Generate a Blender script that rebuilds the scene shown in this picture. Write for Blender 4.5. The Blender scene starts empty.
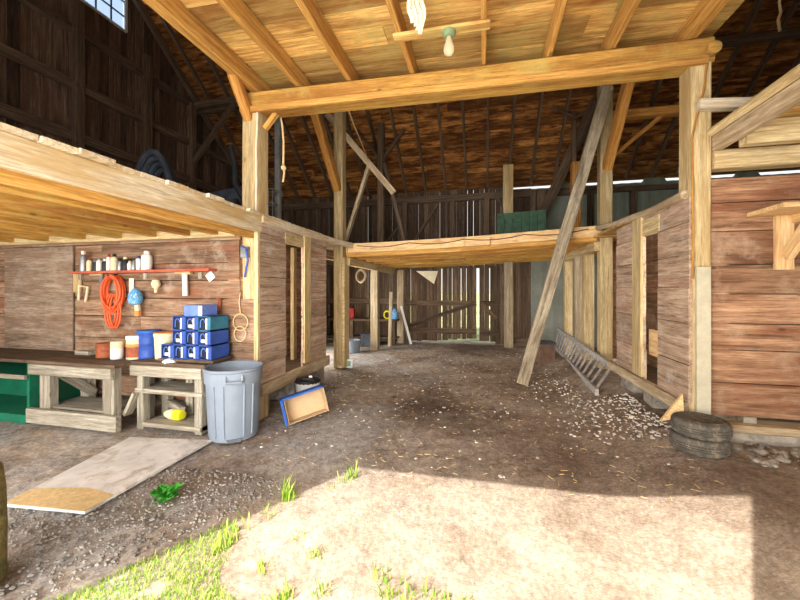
import bpy, bmesh, math, random
from mathutils import Vector, Matrix, noise
R = random.Random(7)
V = Vector
sc = bpy.context.scene
COL = sc.collection

# ------------------------------------------------------------------ camera, world, sun, lights, exposure
F = 360.0                      # focal length in pixels of an 800 px wide frame
TH = math.radians(13.0)        # camera turned 13 degrees to the left of the bay's axis
H = 1.6
CT, ST = math.cos(TH), math.sin(TH)
cam = bpy.data.cameras.new('camera'); cam.sensor_width = 36.0; cam.lens = 36.0 * F / 800.0
cam.shift_y = -10.0 / 800.0; cam.clip_start = 0.05; cam.clip_end = 300
camo = bpy.data.objects.new('camera', cam); COL.objects.link(camo)
camo.location = (0, 0, H); camo.rotation_euler = (math.pi / 2, 0, TH)
sc.camera = camo

w = bpy.data.worlds.new('sky'); sc.world = w; w.use_nodes = True
nt = w.node_tree
sky = nt.nodes.new('ShaderNodeTexSky')
sky.sky_type = 'HOSEK_WILKIE'; sky.turbidity = 3.0; sky.ground_albedo = 0.4
sun_az, sun_el = math.atan(0.6), math.radians(42.3)
sky.sun_direction = (-math.sin(sun_az) * math.cos(sun_el), -math.cos(sun_az) * math.cos(sun_el), math.sin(sun_el))
hz = nt.nodes.new('ShaderNodeMix'); hz.data_type = 'RGBA'; hz.inputs['Factor'].default_value = 0.6   # bright summer haze
hz.inputs['B'].default_value = (1.0, 0.98, 0.94, 1)
nt.links.new(sky.outputs[0], hz.inputs['A']); nt.links.new(hz.outputs['Result'], nt.nodes['Background'].inputs[0])
nt.nodes['Background'].inputs[1].default_value = 1.7

sl = bpy.data.lights.new('sun', 'SUN'); sl.energy = 9.3; sl.angle = math.radians(0.4); sl.color = (1.0, 0.91, 0.79)
so = bpy.data.objects.new('sun', sl); COL.objects.link(so)
d = V((math.sin(sun_az) * math.cos(sun_el), math.cos(sun_az) * math.cos(sun_el), -math.sin(sun_el)))
so.rotation_euler = d.to_track_quat('-Z', 'Y').to_euler(); so.location = (-4, -8, 9)


def area(name, loc, aim, sx, sy, power, col=(1, 1, 1)):
    l = bpy.data.lights.new(name, 'AREA'); l.shape = 'RECTANGLE'; l.size = sx; l.size_y = sy; l.energy = power; l.color = col
    o = bpy.data.objects.new(name, l); COL.objects.link(o); o.location = loc
    o.rotation_euler = (V(aim) - V(loc)).to_track_quat('-Z', 'Z').to_euler()
    return o


area('doorway_daylight', (-0.5, -0.32, 1.9), (-0.5, 6, 2.1), 4.6, 3.2, 60, (1.0, 0.97, 0.93))
area('yard_daylight', (-2.2, -6.0, 2.6), (-0.4, 8, 2.6), 10.0, 5.0, 2100, (1.0, 0.97, 0.92))
area('yard_bounce', (-0.6, -0.2, 0.35), (-0.6, 2.2, 4.2), 4.4, 0.7, 160, (1.0, 0.9, 0.7))
area('roof_fill', (-0.6, -0.25, 5.6), (-0.8, 9, 4.6), 5.0, 1.8, 2100, (1.0, 0.95, 0.88))  # added fill aimed at the rear roof; no hay door is built
area('side_bay_fill', (-5.2, -0.2, 1.3), (-5.2, 4.0, 1.5), 4.0, 2.0, 190, (1.0, 0.96, 0.9))  # added fill brightening the workbench bay, no opening behind it
area('far_side_bay_fill', (4.2, -0.2, 1.4), (3.4, 4.0, 1.6), 3.4, 2.4, 130, (1.0, 0.96, 0.9))  # added fill for the right facing wall, which has no opening in front
area('stall_fill', (-3.05, 4.1, 1.4), (-3.0, 5.5, 1.3), 0.5, 1.4, 20, (1.0, 0.9, 0.75))  # added fill tucked behind the side wall to warm the left stall
area('far_stall_fill', (2.15, 4.1, 1.5), (2.1, 5.5, 1.3), 0.35, 1.4, 15, (1.0, 0.9, 0.75))  # added fill for the right stall opening, out of view
area('rear_left_bay_fill', (-4.3, 7.8, 1.2), (0, 8.2, 0.6), 2.6, 1.6, 150, (1.0, 0.95, 0.88))  # added fill for the far floor, kept out of sight in the bay
area('rear_right_bay_fill', (3.4, 7.8, 1.3), (0, 8.2, 0.6), 2.6, 1.6, 55, (1.0, 0.95, 0.88))  # added counterpart fill from the right, likewise unseen
vs = sc.view_settings
vs.view_transform = 'Standard'; vs.look = 'None'; vs.gamma = 1.0; vs.use_curve_mapping = False
vs.exposure = 0.0


# ------------------------------------------------------------------ pixel rays of the photograph -> points of the place
def ray(px, py):
    r = (px - 400.0) / F
    return V((r * CT - ST, r * ST + CT, (290.0 - py) / F))


def at(px, py, Y):
    q = ray(px, py); return V((0, 0, H)) + q * (Y / q.y)


def atX(px, py, X):
    q = ray(px, py); return V((0, 0, H)) + q * (X / q.x)


def sm(a, b, x):
    t = max(0.0, min(1.0, (x - a) / (b - a))); return t * t * (3 - 2 * t)


def g(x, y):
    return 0.24 * sm(0.85, 1.95, x) * sm(0.8, 2.6, y) * (1 - sm(7.5, 10, y))


def gnd(px, py):
    z = 0.0
    for _ in range(30):
        q = ray(px, py); p = V((0, 0, H)) + q * ((z - H) / q.z); z = 0.5 * z + 0.5 * g(p.x, p.y)
    return V((p.x, p.y, g(p.x, p.y)))


# ------------------------------------------------------------------ materials
def lin(c):
    return tuple(((x / 255) / 12.92 if x / 255 <= 0.04045 else ((x / 255 + 0.055) / 1.055) ** 2.4) for x in c) + (1,)


MATS = {}


def nodes(name):
    m = bpy.data.materials.new(name); m.use_nodes = True; MATS[name] = m
    t = m.node_tree; b = t.nodes['Principled BSDF']; b.inputs['Specular IOR Level'].default_value = 0.25
    return m, t, b


def N(t, kind, **kw):
    n = t.nodes.new(kind)
    for k, v in kw.items(): setattr(n, k, v)
    return n


def ramp(t, fac, stops):
    r = N(t, 'ShaderNodeValToRGB')
    e = r.color_ramp.elements
    e[0].position, e[0].color = stops[0]; e[1].position, e[1].color = stops[-1]
    for p, c in stops[1:-1]:
        x = e.new(p); x.color = c
    t.links.new(fac, r.inputs[0]); return r.outputs[0]


def mix(t, fac, a, b, mode='MIX'):
    n = N(t, 'ShaderNodeMix', data_type='RGBA', blend_type=mode)
    for sock, v in ((n.inputs['Factor'], fac), (n.inputs['A'], a), (n.inputs['B'], b)):
        if hasattr(v, 'is_linked'): t.links.new(v, sock)
        else: sock.default_value = v
    return n.outputs['Result']


def noise_tex(t, vec, scale, detail=5, rough=0.6, dist=0.0):
    n = N(t, 'ShaderNodeTexNoise'); n.inputs['Scale'].default_value = scale; n.inputs['Detail'].default_value = detail
    n.inputs['Roughness'].default_value = rough; n.inputs['Distortion'].default_value = dist
    t.links.new(vec, n.inputs['Vector']); return n.outputs['Fac']


def wood(name, dark, base, light, patch=None, psc=1.4, plo=0.5, phi=0.68, rough=0.8, grain=11.0, bump=0.35, tint=0.35, patch2=None, p2sc=2.2):
    """weathered timber: grain runs along each board's own length (attribute 'grain'); each board has its own tone ('tint')"""
    m, t, b = nodes(name)
    a = N(t, 'ShaderNodeAttribute', attribute_name='grain')
    mp = N(t, 'ShaderNodeMapping'); mp.inputs['Scale'].default_value = (0.7, grain * 1.5, grain * 1.5); t.links.new(a.outputs['Vector'], mp.inputs[0])
    n1 = noise_tex(t, mp.outputs[0], 1.6, 10, 0.72, 0.25)
    c = ramp(t, n1, [(0.30, lin(dark)), (0.5, lin(base)), (0.72, lin(light))])
    mpf = N(t, 'ShaderNodeMapping'); mpf.inputs['Scale'].default_value = (4.0, grain * 7, grain * 7); t.links.new(a.outputs['Vector'], mpf.inputs[0])
    nf = noise_tex(t, mpf.outputs[0], 1.4, 5, 0.7, 0.3)
    c = mix(t, 0.8, c, ramp(t, nf, [(0.3, (0.22, 0.22, 0.22, 1)), (0.5, (0.5, 0.5, 0.5, 1)), (0.7, (0.78, 0.78, 0.78, 1))]), 'OVERLAY')
    ta = N(t, 'ShaderNodeAttribute', attribute_name='tint')
    tr = N(t, 'ShaderNodeMapRange'); tr.inputs['To Min'].default_value = 1 - tint; tr.inputs['To Max'].default_value = 1 + tint * 0.55
    t.links.new(ta.outputs['Fac'], tr.inputs[0])
    hs = N(t, 'ShaderNodeHueSaturation'); t.links.new(tr.outputs[0], hs.inputs['Value']); t.links.new(c, hs.inputs['Color'])
    c = hs.outputs[0]
    geo = N(t, 'ShaderNodeTexCoord')
    if patch:
        mp2 = N(t, 'ShaderNodeMapping'); mp2.inputs['Scale'].default_value = (0.6, 3.2, 3.2); t.links.new(a.outputs['Vector'], mp2.inputs[0])
        n2 = noise_tex(t, mp2.outputs[0], psc, 6, 0.65)
        f = ramp(t, n2, [(plo, (0, 0, 0, 1)), (phi, (1, 1, 1, 1))])
        c = mix(t, f, c, lin(patch))
    if patch2:
        n3 = noise_tex(t, geo.outputs['Object'], p2sc, 7, 0.7)
        f = ramp(t, n3, [(0.53, (0, 0, 0, 1)), (0.7, (0.85, 0.85, 0.85, 1))])
        c = mix(t, f, c, lin(patch2))
    # knots and nail stains
    mk = N(t, 'ShaderNodeMapping'); mk.inputs['Scale'].default_value = (2.0, 4.5, 4.5); t.links.new(a.outputs['Vector'], mk.inputs[0])
    vo = N(t, 'ShaderNodeTexVoronoi'); vo.inputs['Scale'].default_value = 1.0; t.links.new(mk.outputs[0], vo.inputs['Vector'])
    kf = ramp(t, vo.outputs['Distance'], [(0.03, (0.6, 0.6, 0.6, 1)), (0.09, (0, 0, 0, 1))])
    c = mix(t, kf, c, lin(tuple(x * 0.5 for x in dark)))
    t.links.new(c, b.inputs['Base Color']); b.inputs['Roughness'].default_value = rough
    bp = N(t, 'ShaderNodeBump'); bp.inputs['Strength'].default_value = bump; bp.inputs['Distance'].default_value = 0.01
    t.links.new(n1, bp.inputs['Height']); t.links.new(bp.outputs[0], b.inputs['Normal'])
    return m


def plain(name, col, rough=0.6, var=0.12, sc_=6.0, metal=0.0, spec=None, grime=None):
    m, t, b = nodes(name)
    tc = N(t, 'ShaderNodeTexCoord')
    n1 = noise_tex(t, tc.outputs['Object'], sc_, 6, 0.65)
    lo = lin(tuple(max(0, x * (1 - var)) for x in col)); hi = lin(tuple(min(255, x * (1 + var)) for x in col))
    c = ramp(t, n1, [(0.35, lo), (0.65, hi)])
    if grime:
        n2 = noise_tex(t, tc.outputs['Object'], sc_ * 1.7, 8, 0.7, 0.6)
        f = ramp(t, n2, [(0.5, (0, 0, 0, 1)), (0.68, (0.9, 0.9, 0.9, 1))])
        c = mix(t, f, c, lin(grime))
    t.links.new(c, b.inputs['Base Color']); b.inputs['Roughness'].default_value = rough; b.inputs['Metallic'].default_value = metal
    if spec is not None: b.inputs['Specular IOR Level'].default_value = spec
    bp = N(t, 'ShaderNodeBump'); bp.inputs['Strength'].default_value = 0.12; bp.inputs['Distance'].default_value = 0.01
    t.links.new(n1, bp.inputs['Height']); t.links.new(bp.outputs[0], b.inputs['Normal'])
    return m


wood('deck_gold', (136, 98, 48), (212, 172, 100), (238, 208, 142), patch=(146, 98, 50), plo=0.48, phi=0.66, tint=0.5, patch2=(178, 166, 102), p2sc=1.6)
wood('joist_gold', (138, 94, 42), (194, 146, 76), (220, 176, 102), tint=0.15, patch=(166, 118, 60), grain=14)
wood('beam_gold', (128, 90, 38), (184, 140, 68), (214, 172, 94), tint=0.1, patch=(150, 102, 48), psc=1.0, patch2=(186, 164, 92), p2sc=1.6, grain=9)
wood('post_tan', (140, 120, 86), (194, 172, 128), (222, 204, 164), tint=0.1, patch=(172, 144, 98), grain=9)
wood('post_grey', (104, 90, 70), (166, 150, 122), (200, 186, 160), tint=0.2, patch=(140, 120, 92), grain=9)
wood('brace_orange', (130, 84, 36), (190, 134, 66), (218, 168, 96), tint=0.15, grain=10)
wood('rim_pale', (150, 132, 104), (206, 192, 166), (226, 214, 192), tint=0.12, patch=(190, 160, 110), grain=8)
wood('red_wall', (80, 60, 46), (144, 114, 90), (188, 160, 134), tint=0.3, patch=(132, 84, 60), plo=0.5, phi=0.68, patch2=(178, 162, 144), p2sc=2.4, grain=8)
wood('red_wall_warm', (80, 54, 38), (154, 116, 88), (198, 160, 128), tint=0.35, patch=(126, 78, 54), plo=0.48, phi=0.66, patch2=(184, 156, 130), p2sc=1.8, grain=8)
wood('side_wall', (108, 88, 74), (180, 154, 132), (212, 190, 170), tint=0.22, patch=(156, 112, 90), plo=0.52, phi=0.72, patch2=(190, 182, 174), p2sc=3.0, grain=8)
wood('panel_brown', (92, 76, 62), (142, 122, 104), (172, 154, 136), tint=0.06, patch=(120, 92, 72), patch2=(158, 146, 134), p2sc=2.0, grain=5)
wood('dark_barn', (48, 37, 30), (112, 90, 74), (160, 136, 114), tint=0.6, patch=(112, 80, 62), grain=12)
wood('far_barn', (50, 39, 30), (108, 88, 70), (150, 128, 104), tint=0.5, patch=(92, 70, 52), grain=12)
wood('rafter_dark', (60, 46, 36), (116, 96, 78), (150, 130, 108), tint=0.2, grain=12)
wood('plank_weathered', (98, 86, 70), (172, 158, 134), (204, 194, 174), tint=0.05, patch=(112, 96, 76), psc=2.4, grain=9)
wood('roof_brown', (84, 48, 22), (178, 118, 62), (230, 172, 98), tint=0.6, patch=(92, 54, 28), psc=3.0, plo=0.46, phi=0.6, grain=2.6, bump=0.6)
wood('bench_grey', (96, 88, 76), (160, 152, 136), (198, 192, 178), tint=0.22, patch=(130, 120, 104), grain=11)
wood('plank_grey', (116, 98, 76), (184, 164, 134), (210, 194, 168), tint=0.1, patch=(150, 128, 98), grain=9)
wood('new_lumber', (186, 144, 92), (226, 190, 138), (240, 212, 166), tint=0.08, grain=8, bump=0.15)
wood('stump_wood', (70, 64, 38), (116, 104, 66), (150, 138, 96), tint=0.1, patch=(84, 88, 50), grain=9)
wood('bench_top_dark', (60, 46, 36), (98, 80, 64), (128, 110, 92), tint=0.25, grain=9)
plain('red_shelf', (176, 88, 66), 0.7)
plain('green_paint', (24, 110, 82), 0.55, grime=(60, 96, 70), sc_=4)
plain('green_panel', (72, 104, 82), 0.7, grime=(54, 74, 58))
plain('bin_grey', (130, 141, 156), 0.5, 0.04, 3)
plain('bin_dark', (96, 100, 108), 0.6, 0.05)
plain('blue_box', (40, 92, 178), 0.5, 0.12)
plain('bin_blue', (44, 78, 160), 0.4, 0.1, 8)
plain('bin_blue_pale', (92, 120, 200), 0.4, 0.08, 8)
plain('bin_teal', (46, 110, 140), 0.4, 0.1, 8)
plain('bin_inner_shade', (22, 28, 40), 0.5, 0.1, 8)
plain('white_plastic', (226, 226, 222), 0.45, 0.04)
plain('white_label', (232, 234, 236), 0.6, 0.03)
plain('cream', (222, 206, 170), 0.6, 0.06)
plain('cardboard', (196, 168, 132), 0.8, 0.05, 5)
plain('black_plastic', (36, 36, 38), 0.5, 0.1)
plain('rubber', (88, 84, 78), 0.85, 0.12, 9, grime=(158, 142, 116))
plain('crate_brown', (124, 98, 84), 0.8, 0.12, 7)
plain('board_pale', (190, 184, 162), 0.8, 0.06, 5, grime=(184, 170, 144))
plain('rust_red', (150, 84, 56), 0.7, 0.15, 9)
plain('orange_cord', (222, 96, 52), 0.5, 0.06)
plain('blue_bag', (70, 146, 200), 0.4, 0.2, 25, grime=(220, 226, 230))
plain('yellow', (222, 214, 40), 0.5, 0.06)
plain('orange', (226, 140, 70), 0.5, 0.1)
plain('steel', (150, 152, 156), 0.4, 0.1, metal=0.7)
plain('galvanised', (120, 124, 124), 0.5, 0.12, metal=0.3)
plain('ladder_wood', (166, 163, 160), 0.8, 0.14, 12)
plain('concrete', (164, 156, 144), 0.9, 0.14, 5, grime=(110, 102, 92))
plain('stone', (150, 142, 132), 0.9, 0.2, 7, grime=(96, 90, 82))
plain('pebble', (134, 129, 123), 0.9, 0.2, 3)
plain('chips', (206, 200, 192), 0.9, 0.15, 3)
plain('rope', (206, 178, 130), 0.9, 0.08, 30)
plain('cable_red', (112, 62, 48), 0.6, 0.1)
plain('cable_white', (222, 214, 194), 0.5, 0.05)
plain('dark_tarp', (66, 72, 82), 0.55, 0.2, 5)
plain('dark_iron', (44, 46, 48), 0.5, 0.2, 5, metal=0.3)
plain('void_dark', (34, 28, 24), 0.9, 0.1)
plain('weed', (58, 140, 44), 0.7, 0.25, 5)
plain('sheet_board', (214, 209, 206), 0.85, 0.07, 3, grime=(160, 150, 136))
plain('fixture_green', (120, 140, 104), 0.5, 0.1)
plain('paper_pale', (240, 230, 200), 0.8, 0.04)
plain('red_paint', (170, 44, 38), 0.5, 0.1)
plain('sign_green', (120, 170, 140), 0.5, 0.1)


def glass_bulb():
    m, t, b = nodes('bulb_glass'); b.inputs['Base Color'].default_value = lin((236, 226, 196)); b.inputs['Roughness'].default_value = 0.15
    b.inputs['Transmission Weight'].default_value = 0.5; b.inputs['IOR'].default_value = 1.3


glass_bulb()


def pane_glass():
    m, t, b = nodes('pane_glass'); b.inputs['Base Color'].default_value = (0.55, 0.72, 0.98, 1); b.inputs['Roughness'].default_value = 0.35
    b.inputs['Transmission Weight'].default_value = 1.0; b.inputs['IOR'].default_value = 1.05


pane_glass()


def metal_siding():
    m, t, b = nodes('green_siding')
    tc = N(t, 'ShaderNodeTexCoord'); n1 = noise_tex(t, tc.outputs['Object'], 1.5, 5)
    c = ramp(t, n1, [(0.35, lin((116, 118, 108))), (0.65, lin((142, 144, 134)))])
    t.links.new(c, b.inputs['Base Color']); b.inputs['Roughness'].default_value = 0.6
    tr = N(t, 'ShaderNodeBsdfTranslucent'); tr.inputs[0].default_value = lin((140, 150, 138))
    mx = N(t, 'ShaderNodeMixShader'); mx.inputs[0].default_value = 0.06
    t.links.new(b.outputs[0], mx.inputs[1]); t.links.new(tr.outputs[0], mx.inputs[2])
    t.links.new(mx.outputs[0], t.nodes['Material Output'].inputs[0])


metal_siding()


def grass_mat():
    m, t, b = nodes('grass')
    a = N(t, 'ShaderNodeAttribute', attribute_name='tint')
    c = ramp(t, a.outputs['Fac'], [(0.0, lin((100, 150, 40))), (0.6, lin((160, 196, 70))), (1.0, lin((214, 216, 120)))])
    t.links.new(c, b.inputs['Base Color']); b.inputs['Roughness'].default_value = 0.6
    tr = N(t, 'ShaderNodeBsdfTranslucent'); t.links.new(c, tr.inputs[0])
    mx = N(t, 'ShaderNodeMixShader'); mx.inputs[0].default_value = 0.3
    t.links.new(b.outputs[0], mx.inputs[1]); t.links.new(tr.outputs[0], mx.inputs[2])
    t.links.new(mx.outputs[0], t.nodes['Material Output'].inputs[0])


grass_mat()


def _half(t, v):
    h = N(t, 'ShaderNodeMath', operation='MULTIPLY'); h.inputs[1].default_value = 0.55; t.links.new(v, h.inputs[0]); return h.outputs[0]


def dirt():
    m, t, b = nodes('dirt')
    tc = N(t, 'ShaderNodeTexCoord'); o = tc.outputs['Object']
    big = noise_tex(t, o, 0.55, 6, 0.62, 0.4)
    c = ramp(t, big, [(0.36, lin((116, 100, 88))), (0.48, lin((150, 135, 122))), (0.6, lin((180, 166, 152)))])
    dust = noise_tex(t, o, 0.8, 7, 0.7, 0.3)
    # pale grey dust spread along the left half of the bay
    sep = N(t, 'ShaderNodeSeparateXYZ'); t.links.new(o, sep.inputs[0])
    mr = N(t, 'ShaderNodeMapRange'); mr.inputs['From Min'].default_value = 0.6; mr.inputs['From Max'].default_value = -2.2
    t.links.new(sep.outputs['X'], mr.inputs[0])
    ml = N(t, 'ShaderNodeMath', operation='MULTIPLY'); t.links.new(mr.outputs[0], ml.inputs[0])
    t.links.new(ramp(t, dust, [(0.42, (0, 0, 0, 1)), (0.62, (1, 1, 1, 1))]), ml.inputs[1])
    c = mix(t, ml.outputs[0], c, lin((160, 160, 162)))
    blot = noise_tex(t, o, 1.7, 8, 0.72, 0.8)
    c = mix(t, ramp(t, blot, [(0.52, (0, 0, 0, 1)), (0.66, (0.7, 0.7, 0.7, 1))]), c, lin((104, 84, 68)))
    for cx_, cy_, rx_, ry_, cc, am in ((-0.75, 4.9, 1.2, 0.9, (88, 70, 56), 0.75), (-1.55, 3.9, 0.65, 1.6, (172, 170, 170), 0.8), (1.2, 5.0, .9, 1.2, (150, 138, 124), .6)):
        mp_ = N(t, 'ShaderNodeMapping'); mp_.inputs['Location'].default_value = (-cx_ / rx_, -cy_ / ry_, 0); mp_.inputs['Scale'].default_value = (1 / rx_, 1 / ry_, 1)
        t.links.new(o, mp_.inputs[0]); ln = N(t, 'ShaderNodeVectorMath', operation='LENGTH'); t.links.new(mp_.outputs[0], ln.inputs[0])
        ad = N(t, 'ShaderNodeMath', operation='ADD'); t.links.new(ln.outputs['Value'], ad.inputs[0])
        sc2 = N(t, 'ShaderNodeMath', operation='MULTIPLY'); sc2.inputs[1].default_value = 1.8; t.links.new(noise_tex(t, o, 2.6, 8, 0.72), sc2.inputs[0]); t.links.new(sc2.outputs[0], ad.inputs[1])
        c = mix(t, ramp(t, _half(t, ad.outputs[0]), [(0.62, (am, am, am, 1)), (0.98, (0, 0, 0, 1))]), c, lin(cc))
    mid = noise_tex(t, o, 9, 8, 0.78, 0.4)
    c = mix(t, 0.9, c, ramp(t, mid, [(0.3, (0.2, 0.2, 0.2, 1)), (0.5, (0.5, 0.5, 0.5, 1)), (0.7, (0.8, 0.8, 0.8, 1))]), 'OVERLAY')
    ms = N(t, 'ShaderNodeMapRange'); ms.inputs['From Min'].default_value = 3.4; ms.inputs['From Max'].default_value = 2.2  # pale trodden sand, lightened further in colour to brighten the sun patch
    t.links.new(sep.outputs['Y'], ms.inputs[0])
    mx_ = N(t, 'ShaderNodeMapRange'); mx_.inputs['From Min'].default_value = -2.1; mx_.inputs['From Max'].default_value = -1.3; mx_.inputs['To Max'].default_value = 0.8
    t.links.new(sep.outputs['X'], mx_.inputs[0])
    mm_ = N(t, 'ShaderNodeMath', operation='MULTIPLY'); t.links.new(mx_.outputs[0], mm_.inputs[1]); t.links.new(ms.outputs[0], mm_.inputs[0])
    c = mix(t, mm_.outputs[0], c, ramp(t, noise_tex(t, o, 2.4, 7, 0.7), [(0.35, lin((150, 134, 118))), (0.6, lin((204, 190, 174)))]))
    fine = noise_tex(t, o, 38, 6, 0.75)
    c = mix(t, 0.8, c, ramp(t, fine, [(0.3, (0.25, 0.24, 0.23, 1)), (0.5, (0.5, 0.5, 0.5, 1)), (0.72, (0.85, 0.84, 0.82, 1))]), 'OVERLAY')
    vo = N(t, 'ShaderNodeTexVoronoi'); vo.inputs['Scale'].default_value = 26; t.links.new(o, vo.inputs['Vector'])
    sp = noise_tex(t, o, 2.2, 3)
    sf = N(t, 'ShaderNodeMath', operation='MULTIPLY')
    t.links.new(ramp(t, vo.outputs['Distance'], [(0.12, (0.75, 0.75, 0.75, 1)), (0.26, (0, 0, 0, 1))]), sf.inputs[0])
    t.links.new(ramp(t, sp, [(0.48, (0, 0, 0, 1)), (0.62, (1, 1, 1, 1))]), sf.inputs[1])
    c = mix(t, sf.outputs[0], c, lin((206, 200, 192)))
    t.links.new(c, b.inputs['Base Color']); b.inputs['Roughness'].default_value = 0.95; b.inputs['Specular IOR Level'].default_value = 0.1
    bp = N(t, 'ShaderNodeBump'); bp.inputs['Strength'].default_value = 0.5; bp.inputs['Distance'].default_value = 0.02
    t.links.new(fine, bp.inputs['Height']); t.links.new(bp.outputs[0], b.inputs['Normal'])


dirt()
plain('lawn_green', (170, 182, 132), 0.9, 0.25, 1.5)


# ------------------------------------------------------------------ mesh builder
class MB:
    def __init__(s):
        s.v = []; s.f = []; s.gr = []; s.ti = []; s.mi = []; s.sm = []; s.mats = []; s.cur = 0

    def mat(s, name):
        if name not in s.mats: s.mats.append(name)
        s.cur = s.mats.index(name); return s

    def add(s, vs_, fs, gr=None, tint=None, smooth=False):
        b = len(s.v); s.v += [V(p) for p in vs_]
        s.gr += gr if gr else [V(p) for p in vs_]
        tt = R.random() if tint is None else tint
        s.ti += [tt] * len(vs_)
        for f in fs:
            s.f.append([b + i for i in f]); s.mi.append(s.cur); s.sm.append(smooth)
        return s

    def board(s, p0, p1, w_, t_, up=(0, 0, 1), ch=0.0, segs=1, wob=0.0, w1=None, tint=None):
        """bar from p0 to p1 (centre line); w_ across, t_ along 'up'"""
        p0, p1 = V(p0), V(p1); ax = (p1 - p0); L = ax.length; ax.normalize()
        u = V(up); sd = ax.cross(u)
        if sd.length < 1e-4: sd = ax.cross(V((0, 1, 0)))
        sd.normalize(); u = sd.cross(ax).normalized()
        off = V((R.uniform(0, 90), R.uniform(0, 90), R.uniform(0, 90)))
        vs_, gr = [], []
        rings = segs + 1
        for i in range(rings):
            k = i / segs; c = p0.lerp(p1, k)
            ww = w_ if w1 is None else w_ + (w1 - w_) * k
            if wob and segs > 1:
                c = c + sd * R.uniform(-wob, wob) + u * R.uniform(-wob, wob)
            a, b = ww / 2, t_ / 2
            if ch:
                e = min(ch, a * 0.9, b * 0.9)
                sec = [(-a + e, -b), (a - e, -b), (a, -b + e), (a, b - e), (a - e, b), (-a + e, b), (-a, b - e), (-a, -b + e)]
            else:
                sec = [(-a, -b), (a, -b), (a, b), (-a, b)]
            for x, y in sec:
                vs_.append(c + sd * x + u * y); gr.append(V((k * L, x, y)) + off)
        n = 8 if ch else 4
        fs = [list(range(n)), list(range((rings - 1) * n, rings * n))[::-1]]
        for i in range(rings - 1):
            for j in range(n):
                a, b = i * n + j, i * n + (j + 1) % n
                fs.append([b, a, a + n, b + n])
        return s.add(vs_, fs, gr, tint)

    def box(s, c, sz, rz=0.0, ch=0.0, tint=None, rx=0.0):
        m = Matrix.Translation(V(c)) @ Matrix.Rotation(rz, 4, 'Z') @ Matrix.Rotation(rx, 4, 'X')
        a, b, h = sz[0] / 2, sz[1] / 2, sz[2] / 2
        if ch:
            bm = bmesh.new(); bmesh.ops.create_cube(bm, size=1.0)
            for q in bm.verts: q.co = V((q.co.x * sz[0], q.co.y * sz[1], q.co.z * sz[2]))
            bmesh.ops.bevel(bm, geom=bm.edges[:], offset=ch, segments=2, affect='EDGES', profile=0.7)
            bm.verts.index_update()
            vs_ = [m @ q.co for q in bm.verts]; fs = [[q.index for q in f.verts] for f in bm.faces]; bm.free()
            return s.add(vs_, fs, None, tint)
        vs_ = [m @ V(p) for p in ((-a, -b, -h), (a, -b, -h), (a, b, -h), (-a, b, -h), (-a, -b, h), (a, -b, h), (a, b, h), (-a, b, h))]
        return s.add(vs_, [[3, 2, 1, 0], [4, 5, 6, 7], [0, 1, 5, 4], [1, 2, 6, 5], [2, 3, 7, 6], [3, 0, 4, 7]], None, tint)

    def tube(s, pts, r, n=8, r1=None, closed=False, tint=None):
        pts = [V(p) for p in pts]; vs_, gr, fs = [], [], []
        off = V((R.uniform(0, 90), R.uniform(0, 90), 0)); L = 0; prev = None
        for i, p in enumerate(pts):
            if closed: ax = pts[(i + 1) % len(pts)] - pts[i - 1]
            else: ax = pts[min(i + 1, len(pts) - 1)] - pts[max(i - 1, 0)]
            ax.normalize()
            if prev is None:
                sd = ax.cross(V((0, 0, 1)))
                if sd.length < 1e-3: sd = ax.cross(V((0, 1, 0)))
            else: sd = prev - ax * prev.dot(ax)
            sd.normalize(); prev = sd; u = sd.cross(ax)
            if i: L += (pts[i] - pts[i - 1]).length
            rr = r if r1 is None else r + (r1 - r) * i / max(1, len(pts) - 1)
            for j in range(n):
                a = 2 * math.pi * j / n
                vs_.append(p + sd * (rr * math.cos(a)) + u * (rr * math.sin(a))); gr.append(V((L, math.cos(a) * rr, math.sin(a) * rr)) + off)
        m = len(pts)
        for i in range(m if closed else m - 1):
            for j in range(n):
                a, b = i * n + j, i * n + (j + 1) % n; k = ((i + 1) % m) * n
                fs.append([a, b, k + (j + 1) % n, k + j])
        if not closed:
            fs += [list(range(n))[::-1], list(range((m - 1) * n, m * n))]
        return s.add(vs_, fs, gr, tint, True)

    def lathe(s, prof, c, n=24, tint=None, axis=None, caps=True):
        """prof: list of (radius, height)"""
        c = V(c); q = V((0, 0, 1)).rotation_difference(V(axis)).to_matrix() if axis else Matrix.Identity(3)
        vs_, fs = [], []
        for r, z in prof:
            for j in range(n):
                a = 2 * math.pi * j / n; vs_.append(c + q @ V((r * math.cos(a), r * math.sin(a), z)))
        for i in range(len(prof) - 1):
            for j in range(n):
                a, b = i * n + j, i * n + (j + 1) % n; fs.append([a, b, b + n, a + n])
        if caps and prof[0][0] > 1e-4: fs.append(list(range(n))[::-1])
        if caps and prof[-1][0] > 1e-4: fs.append(list(range((len(prof) - 1) * n, len(prof) * n)))
        return s.add(vs_, fs, None, tint, True)

    def rock(s, c, r, sq=0.6):
        bm = bmesh.new(); bmesh.ops.create_icosphere(bm, subdivisions=1, radius=1)
        q = Matrix.Rotation(R.uniform(0, 6.3), 3, 'Z')
        sx, sy = R.uniform(0.7, 1.3), R.uniform(0.6, 1.1)
        vs_ = [V(c) + q @ V((v.co.x * r * sx * R.uniform(.8, 1.1), v.co.y * r * sy * R.uniform(.8, 1.1), v.co.z * r * sq * R.uniform(.8, 1.1))) for v in bm.verts]
        bm.verts.index_update(); fs = [[v.index for v in f.verts] for f in bm.faces]; bm.free()
        return s.add(vs_, fs)

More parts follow.
